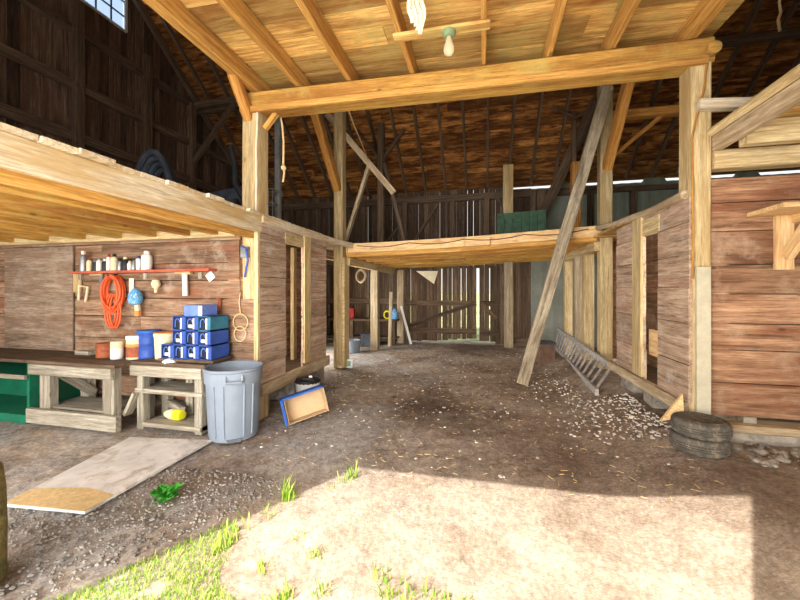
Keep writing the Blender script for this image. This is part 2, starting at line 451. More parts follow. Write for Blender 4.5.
    def build(s, name, parent=None, mat=None, origin=None):
        if not s.mats: s.mats = [mat]
        me = bpy.data.meshes.new(name)
        base = V((0, 0, 0))
        if origin is not None: base = V(origin)
        elif parent is not None: base = parent_base(parent)
        else:
            xs = [p.x for p in s.v]; ys = [p.y for p in s.v]; zs = [p.z for p in s.v]
            base = V(((min(xs) + max(xs)) / 2, (min(ys) + max(ys)) / 2, min(zs)))
        me.from_pydata([p - base for p in s.v], [], s.f)
        for mm in s.mats: me.materials.append(MATS[mm])
        me.polygons.foreach_set('material_index', s.mi); me.polygons.foreach_set('use_smooth', s.sm)
        a = me.attributes.new('grain', 'FLOAT_VECTOR', 'POINT'); a.data.foreach_set('vector', [x for p in s.gr for x in p])
        a = me.attributes.new('tint', 'FLOAT', 'POINT'); a.data.foreach_set('value', s.ti)
        bm = bmesh.new(); bm.from_mesh(me); bmesh.ops.recalc_face_normals(bm, faces=bm.faces[:]); bm.to_mesh(me); bm.free()
        if any(s.sm): me.set_sharp_from_angle(angle=math.radians(40))
        o = bpy.data.objects.new(name, me); COL.objects.link(o)
        if parent is not None: o.parent = parent
        if parent is None or origin is not None: o.location = base - (parent_base(parent) if parent is not None else V((0, 0, 0)))
        return o


BASES = {}


def parent_base(o):
    b = V(o.location)
    while o.parent is not None: o = o.parent; b = b + V(o.location)
    return b


def thing(name, label, cat, loc, group=None):
    o = bpy.data.objects.new(name, None); COL.objects.link(o); o.location = loc; o.empty_display_size = 0.1
    return tag(o, label, cat, group)


def tag(o, label, cat, group=None):
    o['label'] = label; o['category'] = cat; o['kind'] = 'thing'
    if group: o['group'] = group
    return o


def struct(o):
    o['kind'] = 'structure'; return o


def stuff(o, label, cat):
    o['label'] = label; o['category'] = cat; o['kind'] = 'stuff'; return o


def cut(a, b, holes):
    """interval [a,b] minus hole intervals"""
    out = [(a, b)]
    for h0, h1 in holes:
        nx = []
        for x, y in out:
            if h1 <= x or h0 >= y: nx.append((x, y)); continue
            if h0 > x: nx.append((x, h0))
            if h1 < y: nx.append((h1, y))
        out = nx
    return [(x, y) for x, y in out if y - x > 0.02]


def planks_h(mb, o, u, L, z0, z1, th, wd, holes=(), gap=0.009, jit=0.006, split=0.0):
    o, u = V(o), V(u).normalized(); nrm = V((u.y, -u.x, 0)); z = z0
    while z < z1 - 0.03:
        h = min(wd * R.uniform(0.85, 1.2), z1 - z)
        if z1 - (z + h) < 0.06: h = z1 - z
        iv = cut(0, L, [(a, b) for a, b, c, e in holes if c < z + h * 0.7 and e > z + h * 0.3])
        for a, b in iv:
            segs = [(a, b)]
            if split and b - a > split:
                m = a + (b - a) * R.uniform(0.35, 0.65); segs = [(a, m - 0.002), (m + 0.002, b)]
            for p, q in segs:
                c = o + V((0, 0, z + h / 2 - o.z)) + nrm * R.uniform(-jit, jit)
                mb.board(c + u * p, c + u * q, th, h - gap, up=(0, 0, 1))
        z += h
    return mb


def planks_v(mb, o, u, L, z0, ztop, th, wd, holes=(), gap=0.012, jit=0.006, ragged=0.0, wide=()):
    o, u = V(o), V(u).normalized(); nrm = V((u.y, -u.x, 0)); x = 0.0
    while x < L - 0.02:
        wdt = min(wd * R.uniform(0.75, 1.2), L - x)
        gp = gap * R.choice([0.3, 0.3, 0.5, 1, 1.6])
        for a in wide:
            if x < a[0] < x + wdt: wdt = max(0.03, a[0] - x); gp = a[1]
        xm = x + (wdt - gp) / 2
        zt = ztop(xm) if callable(ztop) else ztop
        iv = cut(z0 + R.uniform(0, ragged), zt, [(c, e) for a, b, c, e in holes if a < x + wdt * 0.6 and b > x + wdt * 0.4])
        for a, b in iv:
            c = o + u * (xm) + nrm * R.uniform(-jit, jit)
            mb.board((c.x, c.y, a), (c.x, c.y, b), max(0.02, wdt - gp) if gp != 0 else wdt, th, up=nrm)
        x += wdt if not any(abs(a[0] - (x + wdt)) < 1e-6 for a in wide) else wdt + 0
        for a in wide:
            if abs(a[0] - x) < 1e-6: x += a[1]
    return mb


# ------------------------------------------------------------------ the setting
XL, XR, YB, YF = -7.7, 8.0, 11.0, -0.4
EAVE, PITCH, YR = 4.6, 0.8, 5.3
LX, RX = -2.63, 1.86          # faces of the two pony walls beside the drive bay


def roofz(y): return EAVE + PITCH * (YB - y) if y > YR else EAVE + PITCH * (YB - YR) - PITCH * (YR - y)


# ground: dirt floor of the barn and the yard in front
mb = MB(); nx, ny = 150, 110
vs_, fs = [], []
xs = [-14 + 28 * i / nx for i in range(nx + 1)]
ys = [-14 + 25.4 * j / ny for j in range(ny + 1)]
for y in ys:
    for x in xs:
        n = noise.noise(V((x * 0.9, y * 0.9, 0))) * 0.018 + noise.noise(V((x * 3, y * 3, 4))) * 0.008
        vs_.append((x, y, g(x, y) + n - 0.01))
for j in range(ny):
    for i in range(nx):
        a = j * (nx + 1) + i; fs.append([a, a + 1, a + nx + 2, a + nx + 1])
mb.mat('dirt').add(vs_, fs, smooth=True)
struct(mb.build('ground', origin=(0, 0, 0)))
mb = MB().mat('lawn_green').add([(-60, 11.4, -0.05), (60, 11.4, -0.05), (60, 90, 1.0), (-60, 90, 1.0)], [[0, 1, 2, 3]])
struct(mb.build('lawn_ground', origin=(0, 0, 0)))

# left gable wall with its high window, girts and studs
WY0, WY1, WZ0, WZ1 = 5.45, 6.38, 7.3, 8.25
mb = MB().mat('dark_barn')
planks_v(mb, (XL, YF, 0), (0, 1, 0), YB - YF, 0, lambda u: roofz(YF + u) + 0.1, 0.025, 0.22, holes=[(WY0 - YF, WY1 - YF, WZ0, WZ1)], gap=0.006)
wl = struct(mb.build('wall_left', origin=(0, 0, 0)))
for z, t in ((6.57, 0.15), (5.52, 0.17), (4.53, 0.2), (3.3, 0.16)):
    zz = min(YB, YB - (z - EAVE) / PITCH) if z > EAVE else YB
    MB().mat('rafter_dark').board((XL + 0.08, 0, z), (XL + 0.08, zz - 0.1, z), 0.12, t, ch=0.01).build('girt', wl)
for y, z1 in ((5.32, 7.1), (6.78, 7.0), (8.1, 6.55), (3.9, 7.1)):
    MB().mat('rafter_dark').board((XL + 0.13, y, 2.5), (XL + 0.13, y, z1), 0.17, 0.17, up=(0, 1, 0), ch=0.01).build('stud', wl)
MB().mat('rafter_dark').board((XL + 0.15, 10.6, roofz(10.6) - 0.1), (XL + 0.15, 5.5, roofz(5.5) - 0.1), 0.09, 0.17, ch=0.01).build('rake_rafter', wl)
MB().mat('rafter_dark').board((XL + 0.2, 8.1, 5.0), (XL + 1.5, 8.1, 6.5), 0.1, 0.12, ch=0.01).build('brace', wl)
wn = MB().mat('white_plastic')
for a, b in (((XL, WY0, WZ0), (XL, WY1, WZ0)), ((XL, WY0, WZ1), (XL, WY1, WZ1)), ((XL, WY0, WZ0), (XL, WY0, WZ1)), ((XL, WY1, WZ0), (XL, WY1, WZ1))):
    wn.board(a, b, 0.06, 0.05, up=(0, 0, 1) if a[2] == b[2] else (0, 1, 0))
wn = struct(wn.build('window_1'))
MB().mat('pane_glass').box((XL, (WY0 + WY1) / 2, (WZ0 + WZ1) / 2), (0.006, WY1 - WY0 - 0.05, WZ1 - WZ0 - 0.05)).build('pane', wn)
mu = MB().mat('dark_iron')
for k in (1, 2): mu.board((XL, WY0 + (WY1 - WY0) * k / 3, WZ0), (XL, WY0 + (WY1 - WY0) * k / 3, WZ1), 0.025, 0.025, up=(0, 1, 0))
for k in (1, 2): mu.board((XL, WY0, WZ0 + (WZ1 - WZ0) * k / 3), (XL, WY1, WZ0 + (WZ1 - WZ0) * k / 3), 0.025, 0.025)
mu.build('muntin', wn)

# back wall: upright boards, daylight in the cracks, pale green metal sheets behind the right bay
XS = 1.35                     # boards end, sheets begin
DX0, DX1 = -2.2, 0.30         # double doorway
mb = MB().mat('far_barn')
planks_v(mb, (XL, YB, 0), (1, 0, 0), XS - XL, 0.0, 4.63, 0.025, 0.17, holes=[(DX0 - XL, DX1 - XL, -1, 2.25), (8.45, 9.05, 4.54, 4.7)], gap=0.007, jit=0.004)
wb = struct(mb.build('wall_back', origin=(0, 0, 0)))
sh = MB().mat('green_siding')
x = XS
while x < XR:
    vs_, fs = [], []
    k = 12
    for i in range(k + 1):
        xx = x + 0.9 * i / k; dy = (0.0, 0.02, 0.02, 0.0)[i % 4]
        vs_ += [(xx, YB + dy, 0.0), (xx, YB + dy, 4.53 if int(xx * 1.9) % 4 else 4.64)]
    for i in range(k): fs.append([2 * i, 2 * i + 2, 2 * i + 3, 2 * i + 1])
    sh.add(vs_, fs); x += 0.9
sh.build('metal_siding', wb)
for a, b, z in ((XL, DX0 - 0.1, 1.25), (XL, XR, 2.95), (XL, 3.5, 4.36)):
    MB().mat('rafter_dark').board((a, YB - 0.1, z), (b, YB - 0.1, z), 0.1, 0.16 if z < 4 else 0.2, ch=0.01).build('girt', wb)
MB().mat('rafter_dark').board((3.5, YB - 0.1, 4.34), (XR, YB - 0.1, 4.34), 0.1, 0.14, ch=0.01).build('girt', wb)
for x in (-6.2, -4.6, -3.3, -2.35, -0.9, 0.1, 1.4, 2.9, 3.95, 5.4):
    MB().mat('rafter_dark').board((x, YB - 0.1, 2.5), (x, YB - 0.1, 4.3), 0.16, 0.12, up=(0, 1, 0), ch=0.01).build('stud', wb)
for a, b in (((-2.2, 2.9), (-1.35, 4.2)), ((1.25, 3.3), (0.4, 4.25)), ((-3.3, 2.7), (-2.5, 3.6))):
    MB().mat('rafter_dark').board((a[0], YB - 0.12, a[1]), (b[0], YB - 0.12, b[1]), 0.08, 0.08, ch=0.01).build('brace', wb)
MB().mat('far_barn').board((DX1 + 0.4, YB - 0.12, 0.12), (XS, YB - 0.12, 0.12), 0.08, 0.2).build('sill', wb)


def door_leaf(name, x0, x1, z0a, z0b, zt, wide, flip):
    m = MB().mat('far_barn'); x = x0
    while x < x1 - 0.03:
        wd = min(R.uniform(0.13, 0.19), x1 - x); gp = R.choice([0.001, 0.002, 0.003, 0.006, 0.012])
        for a, b in wide:
            if x < a < x + wd: gp = b
        k = (x - x0) / (x1 - x0); zb = z0a + (z0b - z0a) * k + R.uniform(-0.01, 0.03)
        m.board((x + (wd - gp) / 2, YB - 0.02, zb), (x + (wd - gp) / 2, YB - 0.02, zt + R.uniform(-0.02, 0)), wd - gp, 0.025, up=(0, 1, 0)); x += wd
    o = struct(m.build(name))
    for z in (0.28 + (z0a + z0b) / 2, 1.2):
        MB().mat('far_barn').board((x0, YB - 0.05, z), (x1, YB - 0.05, z), 0.03, 0.16).build('door_rail', o)
    a, b = ((x0 + 0.1, 0.5), (x1 - 0.08, 1.2)) if not flip else ((x0 + 0.06, 1.2), (x1 - 0.1, 0.75))
    MB().mat('far_barn').board((a[0], YB - 0.07, a[1]), (b[0], YB - 0.07, b[1]), 0.03, 0.12).build('door_brace', o)
    return o


door_leaf('door_1', DX0 - 0.12, -0.19, 0.0, 0.16, 2.32, ((-1.25, 0.03), (-0.75, 0.02)), False)
door_leaf('door_2', -0.11, DX1 + 0.16, 0.06, 0.04, 2.32, ((0.12, 0.025),), True)

# right end wall, front wall with the half-open sliding door (both behind or beside the view)
mb = MB().mat('dark_barn')
planks_v(mb, (XR, YF, 0), (0, 1, 0), YB - YF, 0, lambda u: roofz(YF + u) + 0.1, 0.025, 0.24, gap=0.004)
struct(mb.build('wall_right', origin=(0, 0, 0)))
mb = MB().mat('red_wall')
planks_v(mb, (XL, YF, 0), (1, 0, 0), -3.2 - XL, -0.1, EAVE + 0.15, 0.03, 0.26, gap=0.0)
planks_v(mb, (2.0, YF, 0), (1, 0, 0), XR - 2.0, -0.1, EAVE + 0.15, 0.03, 0.26, gap=0.0)
planks_v(mb, (-3.2, YF, 0), (1, 0, 0), 5.2, 3.72, EAVE + 0.15, 0.03, 0.26, gap=0.0, jit=0.0)
struct(mb.build('wall_front', origin=(0, 0, 0)))
mb = MB().mat('red_wall')
planks_v(mb, (-0.24, YF - 0.05, 0), (1, 0, 0), 2.4, -0.05, 3.95, 0.03, 0.24, gap=0.0, jit=0.0)
struct(mb.build('door_3'))

# roof: board sheathing on rafters
mb = MB().mat('roof_brown'); y = YB + 0.06
SL = math.sqrt(1 + PITCH ** 2)
while y > YR:
    wd = R.uniform(0.15, 0.24); y2 = y - wd / SL * 0.97; ym = (y + y2) / 2
    xx = XL - 0.2
    while xx < XR + 0.2:
        L = R.uniform(1.5, 4.5); xe = min(xx + L, XR + 0.2)
        mb.board((xx, ym, roofz(ym) + 0.06 + R.uniform(0, 0.012)), (xe - 0.004, ym, roofz(ym) + 0.06 + R.uniform(0, 0.012)), wd, 0.025, up=(0, PITCH, 1)); xx = xe
    y = y2
mb.add([(XL - .2, YB + .06, roofz(YB + .06) + .1), (XR + .2, YB + .06, roofz(YB + .06) + .1), (XR + .2, YR, roofz(YR) + .12), (XL - .2, YR, roofz(YR) + .12)], [[0, 1, 2, 3]], tint=0.2)
mb.add([(XL - .2, YF - .1, roofz(YF - .1) + .05), (XR + .2, YF - .1, roofz(YF - .1) + .05), (XR + .2, YR, roofz(YR) + .12), (XL - .2, YR, roofz(YR) + .12)], [[0, 1, 2, 3]], tint=0.2)
rf = struct(mb.build('roof', origin=(0, 0, 0)))
x = XL + 0.5
while x < XR:
    MB().mat('rafter_dark').board((x, YB - 0.1, roofz(YB - 0.1) - 0.02), (x, YR, roofz(YR) - 0.02), 0.06, 0.13).build('rafter', rf); x += 0.61
for y in (8.4,):
    MB().mat('rafter_dark').board((XL, y, roofz(y) - 0.17), (XR, y, roofz(y) - 0.17), 0.15, 0.16, ch=0.01).build('purlin', rf)

# upper deck over the entrance = the ceiling, boards across, joists along the bay
CZ = lambda x: 4.255 - 0.085 * (x + 2.9) / 5.0
mb = MB().mat('deck_gold'); y = 4.34
while y > YF + 0.35:
    wd = R.uniform(0.2, 0.34)
    xx = -3.0
    while xx < 2.2:
        xe = min(xx + R.uniform(1.8, 4.0), 2.25)
        if 2.25 - xe < 0.6: xe = 2.25
        mb.board((xx, y - wd / 2, CZ(xx) + R.uniform(-0.006, 0.012)), (xe - 0.004, y - wd / 2, CZ(xe) + R.uniform(-0.006, 0.012)), wd - 0.014, 0.03); xx = xe
    y -= wd
ce = struct(mb.build('ceiling', origin=(0, 0, 0)))
for i, (x, w_) in enumerate(((-2.74, 0.11), (-2.15, 0.065), (-1.5, 0.065), (-0.76, 0.055), (0.02, 0.05), (0.64, 0.055), (1.25, 0.06), (1.93, 0.09))):
    MB().mat('joist_gold').board((x, YF + 0.06, CZ(x) - .12), (x + R.uniform(-.02, .02), 4.3, CZ(x) - .12), w_, 0.2, ch=0.008, segs=6, wob=0.004).build('joist', ce)
MB().mat('deck_gold').board((-0.82, 3.3, 3.98), (0.06, 3.3, 3.965), 0.09, 0.03, up=(0, 0, 1)).build('lath', ce)
MB().mat('deck_gold').board((1.3, 3.45, 4.22), (1.95, 3.45, 4.22), 0.09, 0.04).build('blocking', ce)


# lofts -------------------------------------------------------------
def deck(mb, x0, x1, y0, y1, z, along='x', wd=0.22, z1=None, ragged=0.0):
    if along == 'x':
        y = y0
        while y < y1 - 0.01:
            w_ = min(R.uniform(wd * .8, wd * 1.2), y1 - y)
            r0 = R.uniform(-ragged, ragged); j = R.uniform(-.004, .004)
            mb.board((x0 + r0, y + w_ / 2, z + j), (x1 + r0, y + w_ / 2, (z if z1 is None else z1) + j), w_ - 0.008, 0.035); y += w_
    else:
        x = x0
        while x < x1 - 0.01:
            w_ = min(R.uniform(wd * .8, wd * 1.2), x1 - x)
            zz = z if z1 is None else z + (z1 - z) * (x - x0) / (x1 - x0)
            mb.board((x + w_ / 2, y0 + R.uniform(-ragged, ragged), zz), (x + w_ / 2, y1, zz), w_ - 0.008, 0.035); x += w_
    return mb


mb = MB().mat('rim_pale')
deck(mb, XL + 0.05, LX + 0.03, 1.0, 4.1, 2.515, ragged=0.025)
deck(mb, XL + 0.05, LX + 0.02, 4.1, YB - 0.1, 2.515)
fl = struct(mb.build('floor_left_loft', origin=(0, 0, 0)))
for x in (-3.15, -3.55, -4.05, -4.6, -5.2, -5.85, -6.5, -7.1):
    MB().mat('beam_gold').board((x, 1.02, 2.38), (x, 3.84, 2.38), 0.09, 0.22, ch=0.008, segs=4, wob=0.006).build('joist', fl)
MB().mat('rim_pale').board((LX - 0.03, 1.0, 2.4), (LX - 0.03, 3.9, 2.4), 0.05, 0.2, ch=0.006, segs=5, wob=0.004).build('fascia', fl)
MB().mat('joist_gold').board((LX - 0.10, 1.0, 2.33), (LX - 0.10, 3.88, 2.33), 0.08, 0.2, ch=0.006, segs=5, wob=0.006).build('rim_joist', fl)
MB().mat('post_tan').board((XL + .1, 3.78, 2.29), (LX - .25, 3.78, 2.29), 0.1, 0.1, ch=0.008).build('ledger', fl)
for x in (-3.4, -4.1, -4.8, -5.5, -6.2, -6.9):
    MB().mat('far_barn').board((x, 3.95, 2.39), (x, YB - .15, 2.39), 0.08, 0.2).build('joist', fl)
# edge over the pony wall, curving round to the back loft
mb = MB().mat('rim_pale')
pts = [(LX + 0.0, 3.9, 2.475), (LX + 0.0, 4.8, 2.465), (LX + 0.0, 5.8, 2.47), (LX + 0.1, 6.78, 2.48)]
for a, b in zip(pts, pts[1:]): mb.board(a, b, 0.05, 0.1, ch=0.006)
mb.build('edge_board', fl)

LOFTZ = lambda x: 2.525 + 0.175 * max(0, (x - LX) / (RX - LX)) ** 1.6
mb = MB().mat('deck_gold'); x = LX - 0.1
YL = 6.8
while x < RX + 0.1:
    w_ = R.uniform(0.18, 0.26); xm = x + w_ / 2
    mb.board((xm, YL, LOFTZ(xm) - 0.02), (xm, YB - 0.12, LOFTZ(xm) - 0.02), w_ - 0.008, 0.035); x += w_
fb = struct(mb.build('floor_back_loft', origin=(0, 0, 0)))
mb = MB().mat('rim_pale').mat('new_lumber')
K = 10
for i in range(K):
    a, b = LX + (RX + 0.1 - LX) * i / K, LX + (RX + 0.1 - LX) * (i + 1) / K
    mb.board((a, YL - 0.02, LOFTZ(a) - 0.09), (b + 0.01, YL - 0.02, LOFTZ(b) - 0.09), 0.04, 0.18, tint=0.5)
mb.build('fascia', fb)
for k, y in enumerate((6.87, 7.45, 8.1, 8.75, 9.4, 10.1, 10.75)):
    m = MB().mat('joist_gold' if k < 3 else 'beam_gold')
    m.board((LX - 0.05, y, LOFTZ(LX) - 0.17), (-0.4, y, LOFTZ(-0.4) - 0.165), 0.1, 0.2, ch=0.008); m.board((-0.4, y, LOFTZ(-.4) - 0.165), (RX + 0.05, y, LOFTZ(RX) - 0.17), 0.1, 0.2, ch=0.008)
    m.build('joist', fb)
for x in (LX - 0.08, RX + 0.1):
    MB().mat('post_tan').board((x, 6.9, LOFTZ(x) - 0.34), (x, YB - 0.2, LOFTZ(x) - 0.34), 0.14, 0.16, ch=0.01).build('plate', fb)

mb = MB().mat('deck_gold')
deck(mb, RX, XR - 0.05, 4.02, YB - 0.1, 2.52)
fr = struct(mb.build('floor_right_loft', origin=(0, 0, 0)))
mb = MB().mat('plank_grey')
pts = [(RX + 0.0, 3.92, 2.5), (RX + 0.02, 4.5, 2.5), (RX + 0.0, 5.1, 2.52), (RX + 0.03, 5.8, 2.56), (RX + 0.05, 6.75, 2.66)]
for a, b in zip(pts, pts[1:]): mb.tube([a, V(a).lerp(V(b), 0.5) + V((R.uniform(-.01, .01), 0, R.uniform(-.008, .008))), b], 0.045, 8)
mb.build('edge_pole', fr)
mb = MB().mat('deck_gold')
deck(mb, RX + 0.2, XR - 0.05, YF + 0.1, 3.9, 3.035, ragged=0.03)
ff = struct(mb.build('floor_front_loft', origin=(0, 0, 0)))
MB().mat('plank_grey').board((RX + 0.22, YF + 0.1, 2.94), (RX + 0.22, 3.9, 2.94), 0.05, 0.15, ch=0.006, segs=5, wob=0.004).build('fascia', ff)
MB().mat('post_tan').tube([(RX + 0.19, YF + .1, 3.05), (RX + .2, 1.2, 3.06), (RX + .18, 2.4, 3.05), (RX + .19, 3.88, 3.05)], 0.04, 8).build('edge_pole', ff)
for y in (0.6, 1.4, 2.2, 2.95, 3.6):
    MB().mat('post_tan').board((RX + 0.27, y, 2.91), (XR - .1, y, 2.91), 0.1, 0.19, ch=0.008).build('joist', ff)

# pony walls beside the drive bay
mb = MB().mat('side_wall')
planks_h(mb, (LX - 0.02, 3.87, 0.45), (0, 1, 0), 1.89, 0.45, 2.46, 0.03, 0.26, holes=[(0.59, 1.07, -1, 2.22)])
w1 = struct(mb.build('wall_bay_left', origin=(0, 0, 0)))
MB().mat('post_tan').board((LX, 5.05, 0.5), (LX, 5.05, 2.44), 0.2, 0.04, up=(1, 0, 0)).build('jamb', w1)
MB().mat('post_tan').board((LX - 0.02, 4.44, 2.31), (LX - 0.02, 4.98, 2.31), 0.04, 0.14).build('lintel', w1)
MB().mat('plank_grey').board((LX - 0.01, 3.9, 0.37), (LX - 0.01, 5.85, 0.38), 0.06, 0.16, ch=0.01).build('sill', w1)
m = MB().mat('stone')
for y in (4.05, 4.9, 5.7): m.box((LX - 0.25, y, 0.1), (0.35, 0.3, 0.42), R.uniform(-.2, .2), 0.03)
m.build('footing', w1)
m = MB().mat('red_wall_warm')   # stud wall seen through the opening
planks_h(m, (LX - 0.7, 4.2, 0.4), (0, 1, 0), 3.0, 0.35, 2.3, 0.03, 0.24); m.build('inner_boards', w1)
m = MB().mat('post_tan')
for y in (5.45,): m.board((LX - 0.45, y, 0.35), (LX - 0.45, y, 2.3), 0.09, 0.06, up=(1, 0, 0))
m.build('stud', w1)
MB().mat('bench_top_dark').box((LX - 0.4, 5.0, 0.42), (0.7, 1.7, 0.05)).build('stall_floor', w1)

mb = MB().mat('side_wall')
planks_h(mb, (RX + 0.02, 3.87, 0.54), (0, 1, 0), 1.86, 0.54, 2.47, 0.03, 0.34, holes=[(0.61, 0.97, -1, 2.25)])
w2 = struct(mb.build('wall_bay_right', origin=(0, 0, 0)))
MB().mat('post_tan').board((RX - 0.0, 4.97, 0.56), (RX - 0.0, 4.97, 2.47), 0.25, 0.05, up=(1, 0, 0)).build('jamb', w2)
MB().mat('post_tan').board((RX + 0.02, 4.44, 2.33), (RX + 0.02, 4.9, 2.33), 0.05, 0.18).build('lintel', w2)
MB().mat('plank_grey').board((RX - 0.0, 3.9, 0.48), (RX - 0.0, 6.0, 0.48), 0.07, 0.12, ch=0.01).build('sill', w2)
m = MB().mat('red_wall_warm')
planks_h(m, (RX + 0.5, 4.2, 0.4), (0, 1, 0), 3.4, 0.35, 2.5, 0.03, 0.24); m.build('inner_boards', w2)
MB().mat('bench_top_dark').box((RX + 0.27, 5.0, 0.5), (0.42, 1.7, 0.05)).build('stall_floor', w2)
MB().mat('new_lumber').board((RX + 0.1, 4.45, 0.98), (RX + 0.1, 4.9, 0.98), 0.03, 0.3).build('opening_board', w2)
m = MB().mat('stone')
for y in (4.2, 4.9, 5.6): m.box((RX + 0.28, y, 0.2), (0.4, 0.35, 0.42), R.uniform(-.2, .2), 0.03)
m.build('footing', w2)

# facing walls of the two side bays
mb = MB().mat('red_wall')
planks_h(mb, (-7.35, 3.845, 0.2), (1, 0, 0), 4.66, 0.2, 2.28, 0.03, 0.25, split=3.0, holes=[(4.46, 4.7, 1.5, 3)])
w3 = struct(mb.build('wall_workbench', origin=(0, 0, 0)))
MB().mat('post_tan').board((-2.66, 3.845, 0.2), (-2.66, 3.845, 2.46), 0.055, 0.04, up=(0, 1, 0)).build('corner_trim', w3)
mb = MB().mat('red_wall_warm')
planks_h(mb, (RX + 0.195, 3.92, 0.44), (1, 0, 0), 5.9, 0.44, 2.63, 0.03, 0.27, split=3.4)
w4 = struct(mb.build('wall_side_right', origin=(0, 0, 0)))
MB().mat('post_tan').board((RX + 0.2, 3.93, 2.8), (XR - 0.1, 3.93, 2.8), 0.16, 0.17, ch=0.015).build('tie_beam', w4)
MB().mat('plank_grey').board((RX + 0.18, 3.9, 0.36), (XR - 0.1, 3.9, 0.36), 0.22, 0.07, ch=0.01).build('sill', w4)
m = MB().mat('concrete'); m.box((5.05, 3.98, 0.08), (5.8, 0.3, 0.5), 0, 0.02); m.build('footing', w4)
m = MB().mat('bench_grey')
for x in (2.35, 3.0, 3.6): m.box((x, 3.98, 0.42), (0.1, 0.2, 0.06))
m.build('spacer_block', w4)


# ------------------------------------------------------------------ timber frame
def post(label, x0, x1, y0, y1, z0, z1, mat_, name='timber_post', braces=(), bmat='brace_orange', ch=0.012, extra=None):
    t = thing(name, label, 'post', ((x0 + x1) / 2, (y0 + y1) / 2, z0))
    MB().mat(mat_).board(((x0 + x1) / 2, (y0 + y1) / 2, z0), ((x0 + x1) / 2, (y0 + y1) / 2, z1), x1 - x0, y1 - y0, up=(0, 1, 0), ch=ch, segs=5, wob=0.004).build('shaft', t)
    for a, b, w_, t_ in braces:
        MB().mat(bmat).board(a, b, w_, t_, up=(0, 0, 1), ch=0.012, segs=4, wob=0.005).build('brace', t)
    return t


p = post('heavy tan square post at the corner of the workbench wall, left of the drive bay', -2.885, -2.665, 3.87, 4.1, 0.0, 3.8, 'post_tan',
         braces=[((-2.8, 3.9, 3.7), (-2.77, 3.56, 4.1), 0.11, 0.13)])
MB().mat('joist_gold').board((-2.64, 3.98, 3.6), (-2.48, 3.98, 3.78), 0.05, 0.06).build('corner_block', p)
p = post('heavy tan square post at the right corner of the drive bay, by the tyres', 1.885, 2.05, 3.87, 4.1, 0.1, 3.71, 'post_tan')
BZ = lambda x: 3.92 - 0.03 * math.cos((x + 0.4) / 2.5 * 1.57) + 0.0
bmain = thing('main_beam', 'long golden timber beam across the bay under the boarded ceiling', 'beam', (-0.45, 3.98, 3.8))
m = MB().mat('beam_gold')
K = 8; xa, xb = -2.92, 2.07
off = V((3, 5, 7)); vs_, gr, fs = [], [], []
for i in range(K + 1):
    x = xa + (xb - xa) * i / K; zc = 3.905 - 0.085 * (x - xa) / (xb - xa) - 0.012 * math.sin(math.pi * i / K)
    a, b, e = 0.12, 0.12, 0.02
    for sx, sz in ((-a + e, -b), (a - e, -b), (a, -b + e), (a, b - e), (a - e, b), (-a + e, b), (-a, b - e), (-a, -b + e)):
        vs_.append(V((x, 3.985 + sx, zc + sz))); gr.append(V((x, sx, sz)) + off)
fs = [list(range(8)), list(range(8 * K, 8 * K + 8))]
for i in range(K):
    for j in range(8): fs.append([i * 8 + j, i * 8 + (j + 1) % 8, i * 8 + 8 + (j + 1) % 8, i * 8 + 8 + j])
m.add(vs_, fs, gr, 0.5); m.build('timber', bmain)
MB().mat('joist_gold').board((-2.74, 3.84, 3.785), (2.0, 3.84, 3.705), 0.035, 0.07).build('ledger_strip', bmain)
lg = MB().mat('beam_gold').lathe([(0.055, 0), (0.058, 0.05), (0.056, 0.14), (0.048, 0.145)], (2.05, 3.95, 3.8), 14, axis=(-0.05, -1, 0.0))
tag(lg.build('log_stub'), 'short round log end sticking out at the right end of the ceiling beam', 'log')

# second bent
pl_ = post('golden post rising above the left loft corner, forked by two braces', -2.98, -2.78, 6.86, 7.06, 0.0, 5.4, 'post_tan',
     braces=[((-2.88, 6.85, 3.65), (-2.88, 5.35, 5.25), 0.14, 0.17)], ch=0.015)
pr_ = post('golden post rising above the right loft, just behind the leaning plank', 1.98, 2.18, 6.86, 7.06, 0.2, 5.4, 'post_tan',
     braces=[((2.08, 6.85, 3.7), (2.08, 5.25, 5.3), 0.13, 0.19), ((2.17, 6.95, 3.9), (2.95, 6.95, 4.55), 0.07, 0.07)], ch=0.015)
for x, t_ in ((-2.88, pl_), (2.08, pr_)):
    MB().mat('rafter_dark').board((x, 4.3, 5.48), (x, 7.1, 5.48), 0.16, 0.18, ch=0.01).build('head_plate', t_)
tag(MB().mat('brace_orange').board((2.19, 6.95, 4.62), (XR - 0.1, 6.95, 4.62), 0.15, 0.15, ch=0.012).build('tie_beam'),
    'reddish tie beam running right from the post behind the leaning plank', 'beam')['kind'] = 'thing'
tag(MB().mat('rafter_dark').board((XL + .25, 8.1, 6.5), (-1.0, 8.1, 6.5), 0.14, 0.15, ch=0.012).build('tie_beam'),
    'dark tie beam high across the left bay near the gable wall', 'beam')
tag(MB().mat('plank_grey').board(at(346, 240, 7.15), at(369, 166, 7.15), 0.11, 0.06).build('strut'), 'grey leaning strut beside the forked post on the left loft', 'strut')
tag(MB().mat('plank_grey').board(at(327, 114, 7.1), at(394, 193, 7.1), 0.05, 0.12).build('strut'), 'long thin plank strut sloping down to the right past the forked post', 'strut')
